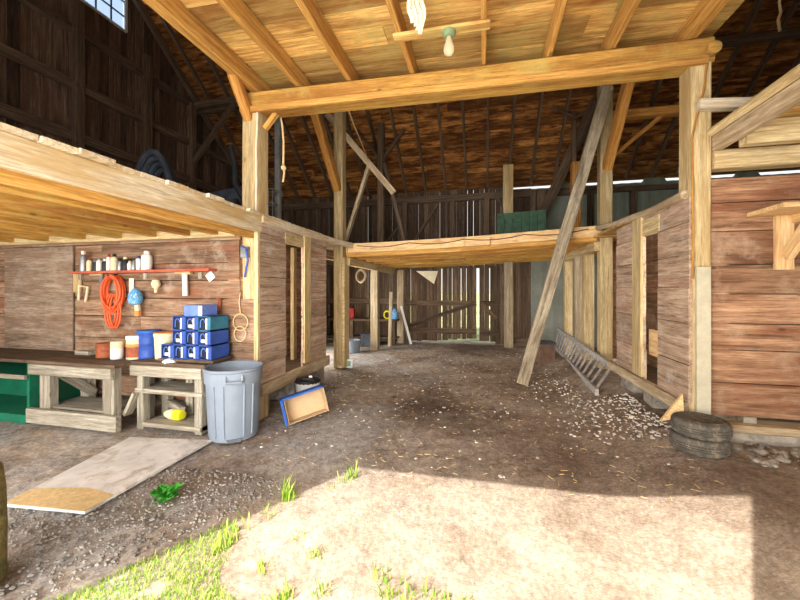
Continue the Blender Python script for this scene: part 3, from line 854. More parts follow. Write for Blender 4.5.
# third bent and purlin posts
post('slim dark post standing on the loft right of the forked post', *[v for v in (-2.72, -2.55)], 9.1, 9.27, 2.55, 6.0, 'rafter_dark',
     braces=[((-2.63, 9.18, 5.0), (-3.3, 9.18, 5.9), 0.08, 0.08), ((-2.63, 9.18, 5.0), (-2.0, 9.18, 5.8), 0.08, 0.08)], bmat='rafter_dark')
tag(MB().mat('rafter_dark').board((-2.5, 9.05, 4.9), (-1.9, 9.05, 2.58), 0.1, 0.1, ch=0.01).build('strut'), 'dark raking strut leaning against the slim dark loft post', 'strut')
a_, b_ = at(503, 213, 9.3), at(513, 213, 9.3)
post('short pale post standing behind the green panel on the back loft', a_.x, b_.x, 9.2, 9.42, 2.57, 4.68, 'post_tan')
post('dark post against the back wall near the pale green sheets', 1.45, 1.68, 10.55, 10.75, 2.65, 4.35, 'rafter_dark',
     braces=[((1.56, 10.5, 3.6), (2.5, 9.0, 5.9), 0.16, 0.22)], bmat='rafter_dark')
a_, b_ = at(571, 165, 8.9), at(580, 165, 8.9)
post('pale squared post stub behind the top half of the leaning plank', a_.x, b_.x, 8.8, 9.0, 2.6, at(575, 163, 8.9).z, 'brace_orange')
a_ = at(574, 150, 9.3)
post('thin purlin post with a forked top under the roof boards', a_.x - 0.05, a_.x + 0.05, 9.25, 9.35, 2.6, 5.85, 'rafter_dark',
     braces=[((a_.x, 9.2, 6.0 - .35), (a_.x - 0.5, 9.2, 6.0), 0.05, 0.06), ((a_.x, 9.2, 5.65), (a_.x + 0.6, 9.2, 6.0), 0.05, 0.06)], bmat='rafter_dark')

# posts under the lofts
for px, Y, lab in ((375, 9.2, 'grey post under the loft in front of the dark rear bench'), (401, 10.6, 'grey post at the left jamb of the rear double doors')):
    a_ = at(px, 345, Y); post(lab, a_.x - 0.1, a_.x + 0.1, Y - 0.1, Y + 0.1, 0, 2.2, 'post_grey')
a_ = at(508.5, 345, 10.55); post('grey post at the right jamb of the rear double doors', a_.x - 0.12, a_.x + 0.12, 10.43, 10.67, 0, 2.4, 'post_grey')
for px, Y, lab in ((568, 9.5, 'farthest of three posts behind the ladder under the right loft'), (578, 8.6, 'middle of three posts behind the ladder under the right loft'), (588, 7.85, 'nearest of three slim posts behind the ladder under the right loft')):
    a_ = at(px, 345, Y); post(lab, a_.x - 0.09, a_.x + 0.09, Y - 0.09, Y + 0.09, g(a_.x, Y) - 0.02, 2.3, 'post_tan' if px != 578 else 'post_grey')
bp_ = MB().mat('post_tan').box((-2.72, 6.88, 1.15), (0.05, 0.26, 2.2), 0)
tag(bp_.build('backing_board'), 'pale slotted board standing beside the post under the left loft corner', 'board')
a0, a1 = gnd(522, 380), V((2.02, 6.62, 4.98))
a0 = V((a0.x, 6.35, 0.0)); a0.x = at(522, 380, 6.35).x
lp = MB().mat('plank_weathered').board(a0 + V((0, 0, 0.02)), a1, 0.185, 0.055, up=(0, 1, 0.1), ch=0.006, segs=8, wob=0.004)
tag(lp.build('leaning_plank'), 'long weathered grey plank leaning from the dirt floor up to the right loft post', 'plank')

# ------------------------------------------------------------------ lamp, ropes, cables
b0 = at(449, 45, 3.3)
bulb = thing('light_bulb', 'bare bulb in a green porcelain holder hanging from the boarded ceiling', 'lamp', (b0.x, 3.3, 4.0))
MB().mat('fixture_green').lathe([(0.04, 0), (0.062, 0.008), (0.062, 0.03), (0.045, 0.055), (0.03, 0.058)], (b0.x, 3.3, 3.965), 18, axis=(0, 0, -1)).build('lamp_holder', bulb)
MB().mat('bulb_glass').lathe([(0.022, 0), (0.026, 0.02), (0.036, 0.06), (0.048, 0.1), (0.05, 0.125), (0.042, 0.155), (0.022, 0.172), (0.0, 0.176)], (b0.x, 3.3, 3.91), 18, axis=(0, 0, -1)).build('bulb', bulb)
m = MB().mat('paper_pale')
for k in range(4):
    x0 = -0.6 + k * 0.03; pts = [V((x0 + 0.02 * math.sin(j * 1.3 + k), 3.0 + 0.015 * k, 4.24 - j * (0.062 + 0.004 * k))) for j in range(7)]
    for a, b in zip(pts, pts[1:]): m.board(a, b, 0.035, 0.004, up=(0, 1, 0))
tag(m.build('paper_streamer'), 'torn pale paper streamer dangling from the ceiling boards', 'streamer')
a_ = at(285, 114, 4.2)
m = MB().mat('rope').tube([(a_.x, 4.07, 3.85), (a_.x, 4.13, 3.72), (a_.x + .01, 4.15, 3.5), (a_.x, 4.16, 3.22), (a_.x + 0.02, 4.15, 3.1), (a_.x, 4.15, 2.98)], 0.013, 7)
m.lathe([(0.0, -0.04), (0.03, -0.02), (0.035, 0.0), (0.03, 0.02), (0, 0.04)], (a_.x + .01, 4.15, 3.16), 10)
tag(m.build('hanging_rope'), 'knotted rope hanging straight down from the left end of the ceiling beam', 'rope')
m = MB().mat('rope').tube([at(346, 103, 4.08), at(354, 125, 4.9), at(361, 142, 5.6), at(368, 160, 6.9)], 0.01, 6)
tag(m.build('slanting_rope'), 'thin pale rope slanting down from the beam towards the loft struts', 'rope')
m = MB().mat('cable_white').tube([(-2.66, 3.855, 3.75), (-2.665, 3.857, 3.6), (-2.68, 3.855, 3.3), (-2.675, 3.855, 2.9), (-2.68, 3.855, 2.55)], 0.012, 6)
tag(m.build('white_cable'), 'white electric cable stapled down the left corner post', 'cable')
m = MB().mat('joist_gold').tube([(2.0, 3.855, 3.68), (1.98, 3.855, 3.45), (1.92, 3.855, 3.2), (1.885, 3.86, 3.0), (1.89, 3.855, 2.6), (1.895, 3.86, 2.2), (1.89, 3.855, 1.7)], 0.009, 6)
tag(m.build('brown_cable'), 'brown electric cable running down the right corner post', 'cable')
pts = []
for i in range(41):
    x = LX + 0.2 + (RX - LX - 0.3) * i / 40
    pts.append((x, YL - 0.055, LOFTZ(x) - 0.045 - 0.05 * abs(math.sin(i / 40 * math.pi * 4))))
tag(MB().mat('cable_red').tube(pts, 0.008, 6).build('red_cable'), 'dark red cable looped along the face of the back loft edge', 'cable')

# ------------------------------------------------------------------ things on the lofts
gx0, gx1 = at(497, 230, 8.7).x, at(546, 230, 8.7).x
gp = thing('boarded_screen', 'faded green boarded screen standing on the back loft edge', 'panel', ((gx0 + gx1) / 2, 8.7, 2.58))
m = MB().mat('green_panel'); n = 6
for k in range(n):
    a, b = gx0 + (gx1 - gx0) * k / n, gx0 + (gx1 - gx0) * (k + 1) / n
    m.board(((a + b) / 2, 8.7, 2.58), ((a + b) / 2, 8.7, at(520, 213 - k * .4, 8.7).z), b - a - 0.008, 0.03, up=(0, 1, 0))
m.build('boards', gp)
m = MB().mat('green_panel')
for z in (2.8, 3.2): m.board((gx0, 8.735, z), (gx1, 8.735, z), 0.03, 0.1)
m.build('batten', gp)
a0, a1 = at(382, 240, 8.2), at(425, 238, 8.2)
m = MB().mat('bench_grey').board((a0.x, 8.2, 2.62), (a1.x, 8.2, 2.64), 0.5, 0.06)
for x in (a0.x + .1, a1.x - .1): m.board((x, 8.2, 2.53), (x, 8.2, 2.6), 0.08, 0.3, up=(0, 1, 0))
tag(m.build('pallet'), 'low grey pallet lying on the left end of the back loft', 'pallet')

p = at(278, 215, 4.9)
pip = thing('steel_pipe', 'upright galvanised steel pipe on the left loft behind the corner post', 'pipe', (p.x, 4.9, 2.53))
MB().mat('galvanised').board((p.x, 4.9, 2.53), (p.x, 4.9, 4.85), 0.085, 0.085, up=(0, 1, 0), ch=0.015).build('shaft', pip)
MB().mat('galvanised').box((p.x, 4.88, 3.05), (0.12, 0.12, 0.06), 0, 0.01).build('collar', pip)
rk = thing('wire_rack', 'dark wire rack standing against the steel pipe on the left loft', 'rack', (-2.98, 4.65, 2.53))
x0, x1 = -3.28, -2.93
for z in (2.56, 2.85, 3.05): MB().mat('steel').tube([(x0, 4.6, z), (x1, 4.6, z), (x1, 4.75, z), (x0, 4.75, z)], 0.012, 6, closed=True).build('ring', rk)
for k in range(6): MB().mat('steel').tube([(x0 + (x1 - x0) * k / 5, 4.6, 2.53), (x0 + (x1 - x0) * k / 5, 4.6, 3.05)], 0.008, 6).build('wire', rk)

# covered machine on the left loft
mc = thing('covered_machine', 'low machine under a dark tarpaulin on the left loft', 'machine', (-4.1, 5.6, 2.53))
m = MB().mat('dark_tarp'); vs_, fs = [], []
nx_, ny_ = 12, 8
for j in range(ny_ + 1):
    for i in range(nx_ + 1):
        u, v = i / nx_, j / ny_
        e = min(1, 6 * min(u, 1 - u)) * min(1, 5 * min(v, 1 - v))
        vs_.append((-5.15 + 1.35 * u, 5.2 + 0.9 * v, 2.56 + 0.86 * e ** 0.5 * (0.8 + 0.2 * u) + 0.03 * noise.noise(V((u * 6, v * 6, 1)))))
for j in range(ny_):
    for i in range(nx_): a = j * (nx_ + 1) + i; fs.append([a, a + 1, a + nx_ + 2, a + nx_ + 1])
m.add(vs_, fs, smooth=True); m.build('tarpaulin', mc)
for x in (-5.0, -3.95): MB().mat('dark_iron').board((x, 5.15, 2.53), (x, 5.15, 3.1), 0.05, 0.05, up=(0, 1, 0)).build('leg', mc)
mt = thing('machine_motor', 'dark engine block with a tall exhaust beside the corner post on the left loft', 'machine', (-3.55, 5.0, 2.53))
m = MB().mat('dark_iron').box((-3.5, 5.0, 2.66), (0.3, 0.3, 0.26), 0.2, 0.03); m.build('engine_block', mt)
q = at(236, 160, 5.0); m = MB().mat('dark_iron').tube([(-3.5, 5.0, 2.75), (q.x - 0.02, 5.0, 3.3), (q.x - 0.02, 5.0, 3.6), (q.x - 0.1, 5.0, 3.9)], 0.055, 10, r1=0.04); m.build('exhaust_pipe', mt)
c = at(152, 180, 4.6)
m = MB().mat('dark_tarp')
for k in range(4):
    r = 0.52 - 0.03 * k; pts = [(c.x + r * math.cos(a) * 0.8, 4.6 + 0.07 * k, 2.56 + max(0.0, r * math.sin(a)) * 2.3) for a in [math.pi * j / 14 for j in range(15)]]
    m.tube(pts, 0.05, 8)
tag(m.build('rubber_hose'), 'arched coil of thick dark hose standing on the left loft', 'hose')
for px, py, s_, lab, mm in ((105, 172, 0.28, 'small rusty box far back on the left loft near the gable wall', 'rust_red'),):
    c = at(px, py, 4.2); m = MB().mat(mm).box((c.x, 4.2, 2.53 + s_ * .3), (s_ * 1.4, s_, s_ * .6), 0.2, 0.01); m.box((c.x, 4.2, 2.53 + s_ * .62), (s_ * 1.45, s_ * 1.05, 0.03), 0.2)
    tag(m.build('rusty_box'), lab, 'box')

# ------------------------------------------------------------------ workbenches at the left wall
def table(label, x0, x1, y0, y1, ztop, legs, extras):
    t = thing('workbench', label, 'workbench', ((x0 + x1) / 2, (y0 + y1) / 2, 0))
    m = MB().mat('bench_top_dark'); n = 3
    for k in range(n):
        yy = y0 + (y1 - y0) * (k + .5) / n; m.board((x0 - .02, yy, ztop - 0.02), (x1 + .02, yy, ztop - 0.02), (y1 - y0) / n - 0.006, 0.04)
    m.build('top', t)
    m = MB().mat('bench_grey').board((x0, y0 + 0.0, ztop - 0.1), (x1, y0 + 0.0, ztop - 0.1), 0.05, 0.12, ch=0.008); m.build('apron', t)
    for x, y, w_ in legs:
        MB().mat('bench_grey').board((x, y, 0.0), (x, y, ztop - 0.045), w_, 0.1, up=(0, 1, 0), ch=0.008).build('leg', t)
    for nm, a, b, w_, t_, up in extras:
        MB().mat('bench_grey').board(a, b, w_, t_, up=up, ch=0.006).build(nm, t)
    return t


BZ0 = 0.765
lt = table('stout weathered grey workbench with thick legs, left of the other bench', -5.22, -4.0, 3.17, 3.78, BZ0,
           [(-5.07, 3.26, 0.16), (-4.12, 3.26, 0.16), (-5.07, 3.7, 0.14), (-4.12, 3.7, 0.14)],
           [('bottom_rail', (-5.25, 3.17, 0.12), (-3.92, 3.17, 0.12), 0.06, 0.17, (0, 0, 1)),
            ('side_brace', (-5.0, 3.3, 0.62), (-5.0, 3.72, 0.25), 0.06, 0.1, (0, 0, 1)),
            ('bottom_shelf', (-5.12, 3.45, 0.2), (-4.05, 3.45, 0.2), 0.4, 0.03, (0, 0, 1))])
rt = table('rickety grey workbench with a middle shelf, carrying the blue parts bins', -3.96, -3.0, 3.36, 3.8, BZ0 + 0.01,
           [(-3.86, 3.42, 0.09), (-3.07, 3.42, 0.1), (-3.86, 3.75, 0.1), (-3.07, 3.75, 0.1), (-3.5, 3.75, 0.1)],
           [('middle_shelf', (-3.92, 3.56, 0.44), (-3.01, 3.56, 0.44), 0.4, 0.05, (0, 0, 1)),
            ('bottom_shelf', (-3.8, 3.56, 0.06), (-3.02, 3.56, 0.06), 0.42, 0.05, (0, 0, 1)),
            ('side_brace', (-4.02, 3.36, 0.16), (-3.88, 3.36, 0.42), 0.04, 0.11, (0, 1, 0)),
            ('bottom_rail', (-3.8, 3.72, 0.2), (-3.4, 3.5, 0.2), 0.06, 0.08, (0, 0, 1))])
MB().mat('bench_top_dark').board((-3.66, 3.58, BZ0 + 0.03), (-2.93, 3.6, BZ0 + 0.032), 0.34, 0.03).build('top_board', rt)

# green cabinet left of the benches
gc = thing('green_cabinet', 'green painted open shelf cabinet left of the weathered workbench', 'cabinet', (-6.0, 3.5, 0))
m = MB().mat('green_paint')
m.box((-5.31, 3.5, 0.4), (0.04, 0.6, 0.72)); m.box((-7.2, 3.5, 0.4), (0.04, 0.6, 0.72)); m.box((-6.25, 3.79, 0.4), (1.9, 0.02, 0.72)); m.build('carcass', gc)
MB().mat('bench_top_dark').box((-6.25, 3.49, 0.745), (1.96, 0.6, 0.035)).build('top', gc)
for z in (0.05, 0.13, 0.55):
    if z == 0.13: continue
    MB().mat('green_paint').box((-6.25, 3.48, z), (1.86, 0.58, 0.035 if z > .3 else 0.1)).build('shelf', gc)
MB().mat('bench_grey').board((-7.2, 3.18, 0.56), (-5.3, 3.17, 0.56), 0.03, 0.05).build('shelf_edge', gc)

a_, b_ = at(5, 357, 3.8), at(73, 357, 3.8)
m = MB().mat('panel_brown')
planks_h(m, (a_.x, 3.805, .775), (1, 0, 0), b_.x - a_.x, .775, 2.2, .02, .4, gap=0.001, jit=0)
tag(m.build('upright_sheet'), 'wide grey brown board panel standing upright behind the left workbench', 'board')
tag(MB().mat('rope').tube([(3.75, 5.0, 8.5), (3.76, 5.0, 6.0), at(779, 2, 5.0), at(781, 12, 5.0), at(778, 20, 5.0), at(780, 31, 5.0)], .014, 6).build('frayed_rope'), 'frayed pale rope dangling in the dark roof at the top right', 'rope')

# blue parts bins, one by one
def parts_bin(x, y, z, w_, h_, d_, label, lab=True, body='bin_blue', side=None):
    t = thing('parts_bin', label, 'bin', (x, y, z), 'stacked blue parts bins on the bench')
    m = MB().mat(body); th = 0.008
    m.box((x, y + d_ / 2, z + th / 2), (w_, d_, th)); m.box((x, y + d_ / 2, z + h_ - th / 2), (w_, d_, th))
    m.box((x - w_ / 2 + th / 2, y + d_ / 2, z + h_ / 2), (th, d_, h_)); m.box((x + w_ / 2 - 0.02, y + d_ / 2, z + h_ / 2), (0.04, d_, h_))
    m.box((x, y + d_ - th / 2, z + h_ / 2), (w_, th, h_)); m.build('body', t)
    iw = w_ * 0.55
    m = MB().mat('bin_inner_shade').box((x - w_ * 0.16, y + 0.03, z + h_ / 2), (iw, 0.02, h_ * 0.8)); m.build('dark_interior', t)  # dark panel paints the shade inside the open-fronted bin
    pts = [(x - w_ * 0.34, y + 0.012, z + h_ * 0.2)] + [(x - w_ * 0.16 - w_ * 0.18 * math.cos(a), y + 0.012, z + h_ * (0.55 + 0.25 * math.sin(a))) for a in [math.pi * k / 6 for k in range(7)]]
    MB().mat('bin_blue_pale').tube(pts, 0.006, 5).build('handle', t)
    m = MB().mat('white_label').box((x + w_ * 0.2, y - 0.002, z + h_ * 0.48), (w_ * 0.1, 0.006, h_ * 0.75)); m.build('label_strip', t)
    if lab == 'tag':
        MB().mat('white_label').box((x - w_ * 0.16, y + 0.018, z + h_ * 0.28), (w_ * 0.28, 0.004, h_ * 0.22)).build('tag', t)
    return t


bz = BZ0 + 0.046; bh = 0.163; bw = 0.168; xb = -2.955; by = 3.44
rows = [('bottom', 4), ('second', 3), ('third', 3)]
ORD = {1: ['rightmost'], }
for r_, (nm, n) in enumerate(rows):
    for k in range(n):
        pos = ['rightmost', 'second from the right', 'third from the right', 'leftmost'][k] if n == 4 else ['rightmost', 'middle', 'leftmost'][k]
        x = xb - k * (bw + 0.002) - bw / 2 - (0.0 if r_ == 0 else 0.012)
        body = 'bin_teal' if (r_ == 2 and k == 0) else 'bin_blue'
        parts_bin(x, by, bz + r_ * (bh + 0.002), bw, bh, 0.3, 'blue parts bin, %s in the %s row from the bench' % (pos, nm), 'tag' if (r_ + k) % 2 == 1 else True, body)
tb = thing('top_bin', 'single pale blue bin sitting on top of the stacked parts bins', 'bin', (-3.2, 3.55, bz + 3 * (bh + 0.002)))
zt = bz + 3 * (bh + 0.002)
m = MB().mat('bin_blue_pale').box((-3.19, 3.55, zt + 0.062), (0.24, 0.24, 0.124), 0, 0.008); m.build('body', tb)
MB().mat('white_label').box((-3.09, 3.428, zt + 0.06), (0.05, 0.004, 0.1)).build('label_strip', tb)
MB().mat('steel').tube([(-3.06, 3.46, zt + 0.09), (-3.04, 3.44, zt + 0.11), (-3.02, 3.46, zt + 0.09), (-3.04, 3.46, zt + 0.07)], 0.006, 6, closed=True).build('ring', tb)

# cans and jars on the bench
def can(px0, px1, py0, Y, zb, prof, matn, name, label, cat, parts=()):
    a, b = at(px0, 345, Y), at(px1, 345, Y); x = (a.x + b.x) / 2; r = (b.x - a.x) / 2 * 0.95
    h_ = at((px0 + px1) / 2, py0, Y).z - zb
    t = thing(name, label, cat, (x, Y, zb))
    MB().mat(matn).lathe([(r * p, h_ * q) for p, q in prof], (x, Y, zb), 20).build('body', t)
    for nm, mm, pr in parts:
        MB().mat(mm).lathe([(r * p, h_ * q) for p, q in pr], (x, Y, zb), 20).build(nm, t)
    return t


CANP = [(0.96, 0), (1, 0.02), (1, 0.1), (0.97, 0.12), (0.97, 0.5), (1, 0.52), (0.97, 0.54), (0.97, 0.88), (1, 0.9), (1, 0.99), (0.9, 1.0)]
can(99, 112, 343, 3.55, BZ0, CANP, 'rust_red', 'paint_can', 'rusty red brown paint can at the left of the bench cans', 'can', [('lid', 'rust_red', [(0.88, 0.985), (0.88, 1.015), (0.0, 1.015)])])
can(112.5, 122, 341, 3.5, BZ0, [(0.95, 0), (1, .03), (1, .55), (.9, .6)], 'white_plastic', 'screw_jar', 'white jar with a cream lid next to the rusty can', 'jar', [('lid', 'cream', [(1.0, .6), (1.0, .95), (.9, 1.0), (0, 1.0)])])
can(129, 142, 336, 3.55, BZ0, [(.95, 0), (1, .03), (1, .9), (.9, 1.0)], 'cream', 'plastic_tub', 'pale tub with a dark orange label left of the blue can', 'tub', [('label_wrap', 'rust_red', [(1.02, .1), (1.02, .55)]), ('label_band', 'orange', [(1.025, .55), (1.025, .68)]), ('lid', 'white_label', [(1.05, .88), (1.05, 1.0), (.95, 1.03), (0, 1.03)])])
can(123, 129, 346, 3.62, BZ0, [(.95, 0), (1, .03), (1, .8), (.5, .9), (.5, 1.0)], 'rust_red', 'oil_tin', 'small reddish tin between the white jar and the pale tub', 'tin', [('cap', 'cream', [(.55, .95), (.55, 1.04), (0, 1.04)])])
can(141, 157, 330, 3.62, BZ0, CANP, 'bin_blue', 'blue_can', 'tall blue can with a wider rim behind the white bucket', 'can', [('rim', 'blue_box', [(1.12, .92), (1.12, 1.0), (0.9, 1.01)])])
can(157, 174, 332, 3.62, BZ0, [(.85, 0), (.9, .04), (1, .85), (1.06, .86), (1.06, .95), (1, .97)], 'cream', 'cream_bucket', 'cream plastic bucket beside the blue parts bins on the bench', 'bucket', [('lid', 'orange', [(1.04, .95), (1.0, 1.0), (0, 1.0)])])
c = at(166, 358, 3.38)
m = MB().mat('white_plastic').lathe([(0.1, 0), (0.095, 0.02), (0.07, 0.04), (0.03, 0.05), (0, 0.052)], (c.x, 3.46, BZ0), 16)
tag(m.build('white_bowl'), 'white upturned bowl at the bench front beside the parts bins', 'bowl')
c = at(86, 352, 3.6); m = MB().mat('bench_grey').board((c.x - .14, 3.62, BZ0 + 0.025), (c.x + .14, 3.58, BZ0 + 0.035), 0.1, 0.05, ch=.005)
tag(m.build('wood_offcut'), 'pale wood offcut lying on the left workbench', 'offcut')
# bag on the lower shelf
c = at(176, 413, 3.5)
sk = thing('feed_bag', 'small cream bag with a yellow end lying under the right workbench', 'bag', (c.x, 3.5, 0.09))
MB().mat('cream').lathe([(0.0, -0.16), (0.035, -0.14), (0.062, -0.05), (0.064, 0.03)], (c.x - 0.02, 3.5, 0.15), 14, axis=(1, -0.15, 0.05)).build('bag_body', sk)
MB().mat('yellow').lathe([(0.064, 0.03), (0.066, 0.08), (0.05, 0.13), (0.0, 0.135)], (c.x - 0.02, 3.5, 0.15), 14, axis=(1, -0.15, 0.05)).build('bag_end', sk)

# red wall shelf with bottles
s0, s1 = at(74, 268, 3.74), at(212, 268, 3.74)
sz = 1.8
ws = thing('wall_shelf', 'thin red wall shelf above the workbench, full of bottles', 'shelf', ((s0.x + s1.x) / 2, 3.76, sz))
MB().mat('red_shelf').board((s0.x, 3.755, sz + 0.03), (s1.x, 3.755, sz + 0.045), 0.15, 0.03).build('board', ws)
for px in (80, 145, 200): MB().mat('bench_grey').board((at(px, 270, 3.8).x, 3.81, sz - 0.06), (at(px, 270, 3.8).x, 3.81, sz + 0.02), 0.05, 0.03, up=(0, 1, 0)).build('cleat', ws)
BOT = [(83, 251, 3.2, 'steel', 'white_plastic', 'tall pale spray can at the left end of the wall shelf'),
       (89, 258, 2.4, 'cream', 'rust_red', 'short cream bottle with a rusty cap, second from the left on the shelf'),
       (94.5, 260, 2.2, 'dark_iron', 'steel', 'short dark tin, third from the left on the shelf'),
       (99, 258, 2.6, 'white_plastic', 'steel', 'white bottle with a wide steel cap, fourth from the left on the shelf'),
       (104.5, 259, 2.4, 'dark_iron', 'white_plastic', 'dark bottle with a white label cap, fifth on the shelf'),
       (108.5, 254, 2.2, 'white_plastic', 'red_paint', 'white spray bottle with a red cap on the shelf'),
       (114, 254, 3.0, 'cream', 'dark_iron', 'cream bottle with a dark cap at mid shelf'),
       (119.5, 259, 2.4, 'steel', 'dark_iron', 'grey tin right of the cream bottle on the shelf'),
       (125, 257, 3.0, 'dark_iron', 'cream', 'dark bottle with a cream cap right of mid shelf'),
       (129.5, 261, 2.2, 'white_plastic', 'cream', 'small white jar, fourth from the right on the shelf'),
       (133.5, 260, 2.0, 'steel', 'steel', 'small steel tin, third from the right on the shelf'),
       (138.3, 256, 2.3, 'white_plastic', 'bin_blue', 'slim white bottle with a blue cap beside the white jug'),
       (146.5, 251, 4.6, 'white_plastic', 'white_label', 'large white jug at the right end of the shelf bottles')]
for px, py, hw, bm_, cm, lab in BOT:
    a = at(px, 267, 3.74); k = 4.74 / 360 * hw; zb = sz + 0.045 + 0.015 * (a.x - s0.x) / (s1.x - s0.x); hh = max(0.06, at(px, py, 3.74).z - zb)
    nm = 'jug' if 'large white jug' in lab else ('tin' if ' tin' in lab else ('jar' if ' jar' in lab else ('spray_can' if 'spray can' in lab else 'bottle')))
    t = thing(nm, lab, nm.replace('_', ' '), (a.x, 3.745, zb), 'bottles and tins on the red wall shelf')
    MB().mat(bm_).lathe([(k * .94, 0), (k, .01), (k, hh * .72), (k * .9, hh * .78), (k * .5, hh * .84)], (a.x, 3.745, zb), 14).build('body', t)
    MB().mat(cm).lathe([(k * .55, hh * .82), (k * .55, hh * .97), (k * .45, hh), (0, hh)], (a.x, 3.745, zb), 12).build('cap', t)

# things hanging on the workbench wall
YW = 3.82
hk = thing('extension_cord', 'coiled orange extension cord hanging on the workbench wall', 'cord', at(117, 276, YW))
m = MB().mat('orange_cord'); c = at(117, 276, YW)
for k in range(7):
    rw, rh = 0.155 - 0.012 * (k % 3) + R.uniform(-.01, .01), 0.22 + R.uniform(-.02, .02); dx = R.uniform(-.025, .025)
    pts = []
    for j in range(26):
        a = 2 * math.pi * j / 26; pts.append((c.x + dx + rw * math.sin(a), YW - 0.03 - 0.012 * k, c.z - rh + rh * math.cos(a)))
    m.tube(pts, 0.013, 6, closed=True)
for k in range(3):
    pts = []
    for j in range(20):
        a = 2 * math.pi * j / 20; pts.append((c.x - 0.05 + 0.06 * k + 0.09 * math.sin(a), YW - 0.05 - 0.014 * k, c.z - 0.46 + 0.22 * math.cos(a)))
    m.tube(pts, 0.012, 6, closed=True)
m.build('cord', hk)
MB().mat('dark_iron').tube([(c.x, YW + 0.02, c.z + .02), (c.x, YW - 0.12, c.z + .0), (c.x, YW - .13, c.z + 0.04)], 0.01, 6).build('hook', hk)
c = at(142, 292, YW)
bg = thing('hanging_bag', 'blue and white plastic bag hanging right of the orange cord', 'bag', c)
MB().mat('blue_bag').lathe([(0.0, 0.05), (0.03, 0.04), (0.075, -0.02), (0.085, -0.09), (0.07, -0.15), (0.0, -0.17)], (c.x, YW - 0.09, c.z), 12).build('bag', bg)
MB().mat('cream').board((c.x, YW - 0.07, c.z - 0.15), (c.x + .01, YW - 0.07, c.z - 0.24), 0.06, 0.03, up=(0, 1, 0)).build('tag', bg)
MB().mat('orange').board((c.x + .01, YW - 0.07, c.z - 0.24), (c.x + .01, YW - 0.07, c.z - 0.31), 0.065, 0.035, up=(0, 1, 0)).build('tip', bg)
c = at(188, 272, YW)
hm = thing('hanging_mallet', 'wooden handled mallet hanging head up below the red shelf', 'tool', c)
MB().mat('post_tan').board((c.x - .13, YW - 0.05, c.z), (c.x + .1, YW - 0.05, c.z - .01), 0.05, 0.05, ch=.008).build('head', hm)
MB().mat('white_plastic').tube([(c.x, YW - 0.05, c.z - .02), (c.x + .01, YW - .05, c.z - .3)], 0.032, 8).build('handle', hm)
c = at(160, 284, YW); m = MB().mat('cream').lathe([(.0, .06), (.04, .05), (.055, 0), (.04, -.04), (.02, -.06), (.02, -.11), (0, -.115)], (c.x, YW - .06, c.z), 12)
tag(m.build('funnel'), 'small cream funnel hanging on the workbench wall', 'funnel')
c = at(210.5, 276.5, YW); m = MB().mat('white_label').box((c.x, YW - .004, c.z), (0.1, 0.004, 0.1)); 
for q in m.v: q2 = V((q.x - c.x, 0, q.z - c.z)); a = math.radians(38); q.x, q.z = c.x + q2.x * math.cos(a) - q2.z * math.sin(a), c.z + q2.x * math.sin(a) + q2.z * math.cos(a)
tag(m.build('note_card'), 'white paper card pinned askew at the right end of the red shelf', 'card')
c = at(132, 286, YW); m = MB().mat('paper_pale').box((c.x, YW - .006, c.z), (.07, .01, .2)); tag(m.build('paint_stirrer'), 'pale paint stirrer stuck flat on the wall beside the blue bag', 'stick')
c = at(85, 293, YW)
cl = thing('hand_clamp', 'pale metal clamp hanging left of the orange cord', 'tool', c)
MB().mat('cream').tube([(c.x - .06, YW - .03, c.z + .1), (c.x - .07, YW - .03, c.z - .1)], .014, 6).build('bar', cl)
MB().mat('cream').tube([(c.x - .06, YW - .03, c.z + .1), (c.x + .09, YW - .03, c.z + .08), (c.x + .05, YW - .03, c.z - .12)], .016, 6).build('jaw', cl)
c = at(101, 274, YW)
sq = thing('try_square', 'wooden try square hanging under the shelf above the orange cord', 'tool', c)
MB().mat('post_tan').board((c.x - .16, YW - .02, c.z - .0), (c.x + .05, YW - .02, c.z - .0), .02, .05).build('stock', sq)
MB().mat('steel').board((c.x + .03, YW - .02, c.z - .02), (c.x + .03, YW - .02, c.z - .25), .05, .01, up=(0, 1, 0)).build('blade', sq)
m = MB().mat('post_tan').board((at(78, 285, YW).x, YW - .01, at(78, 285, YW).z - .1), (at(78, 285, YW).x, YW - .01, at(78, 285, YW).z + .18), .14, .02, up=(0, 1, 0))
tag(m.build('wood_block'), 'square pale wood block nailed under the left end of the red shelf', 'block')
c = at(243, 322, YW)
lp_ = thing('wire_loop', 'thin looped wire hanging on the wall above the grey bin', 'wire', c)
for k, (rw, rh, dz) in enumerate(((0.1, 0.1, -0.0), (0.08, 0.09, -0.14))):
    pts = [(c.x - .02 + rw * math.sin(a), YW - .02 - .01 * k, c.z + dz + rh * math.cos(a)) for a in [2 * math.pi * j / 22 for j in range(22)]]
    MB().mat('rope').tube(pts, .007, 5, closed=True).build('loop', lp_)
MB().mat('rope').tube([(c.x - .02, YW - .02, c.z + .1), (c.x - .04, YW - .02, c.z + .25), (c.x - .02, YW - .02, c.z + .36)], .006, 5).build('lead', lp_)
c = at(221, 305, YW); m = MB().mat('rust_red').tube([(c.x, YW - .02, c.z + .06), (c.x, YW - .03, c.z - .05)], .022, 8); m.lathe([(0, 0), (.03, .01), (.03, .03), (0, .04)], (c.x, YW - .03, c.z + .05), 10)
tag(m.build('door_latch'), 'small rusty latch on the wall above the right parts bins', 'latch')
c = at(243, 252, 3.8)
gl = thing('junction_box', 'grey switch box with blue wires high on the left corner post', 'box', c)
MB().mat('galvanised').box((c.x + .0, 3.84, c.z), (.1, .05, .13), 0, .008).build('case', gl)
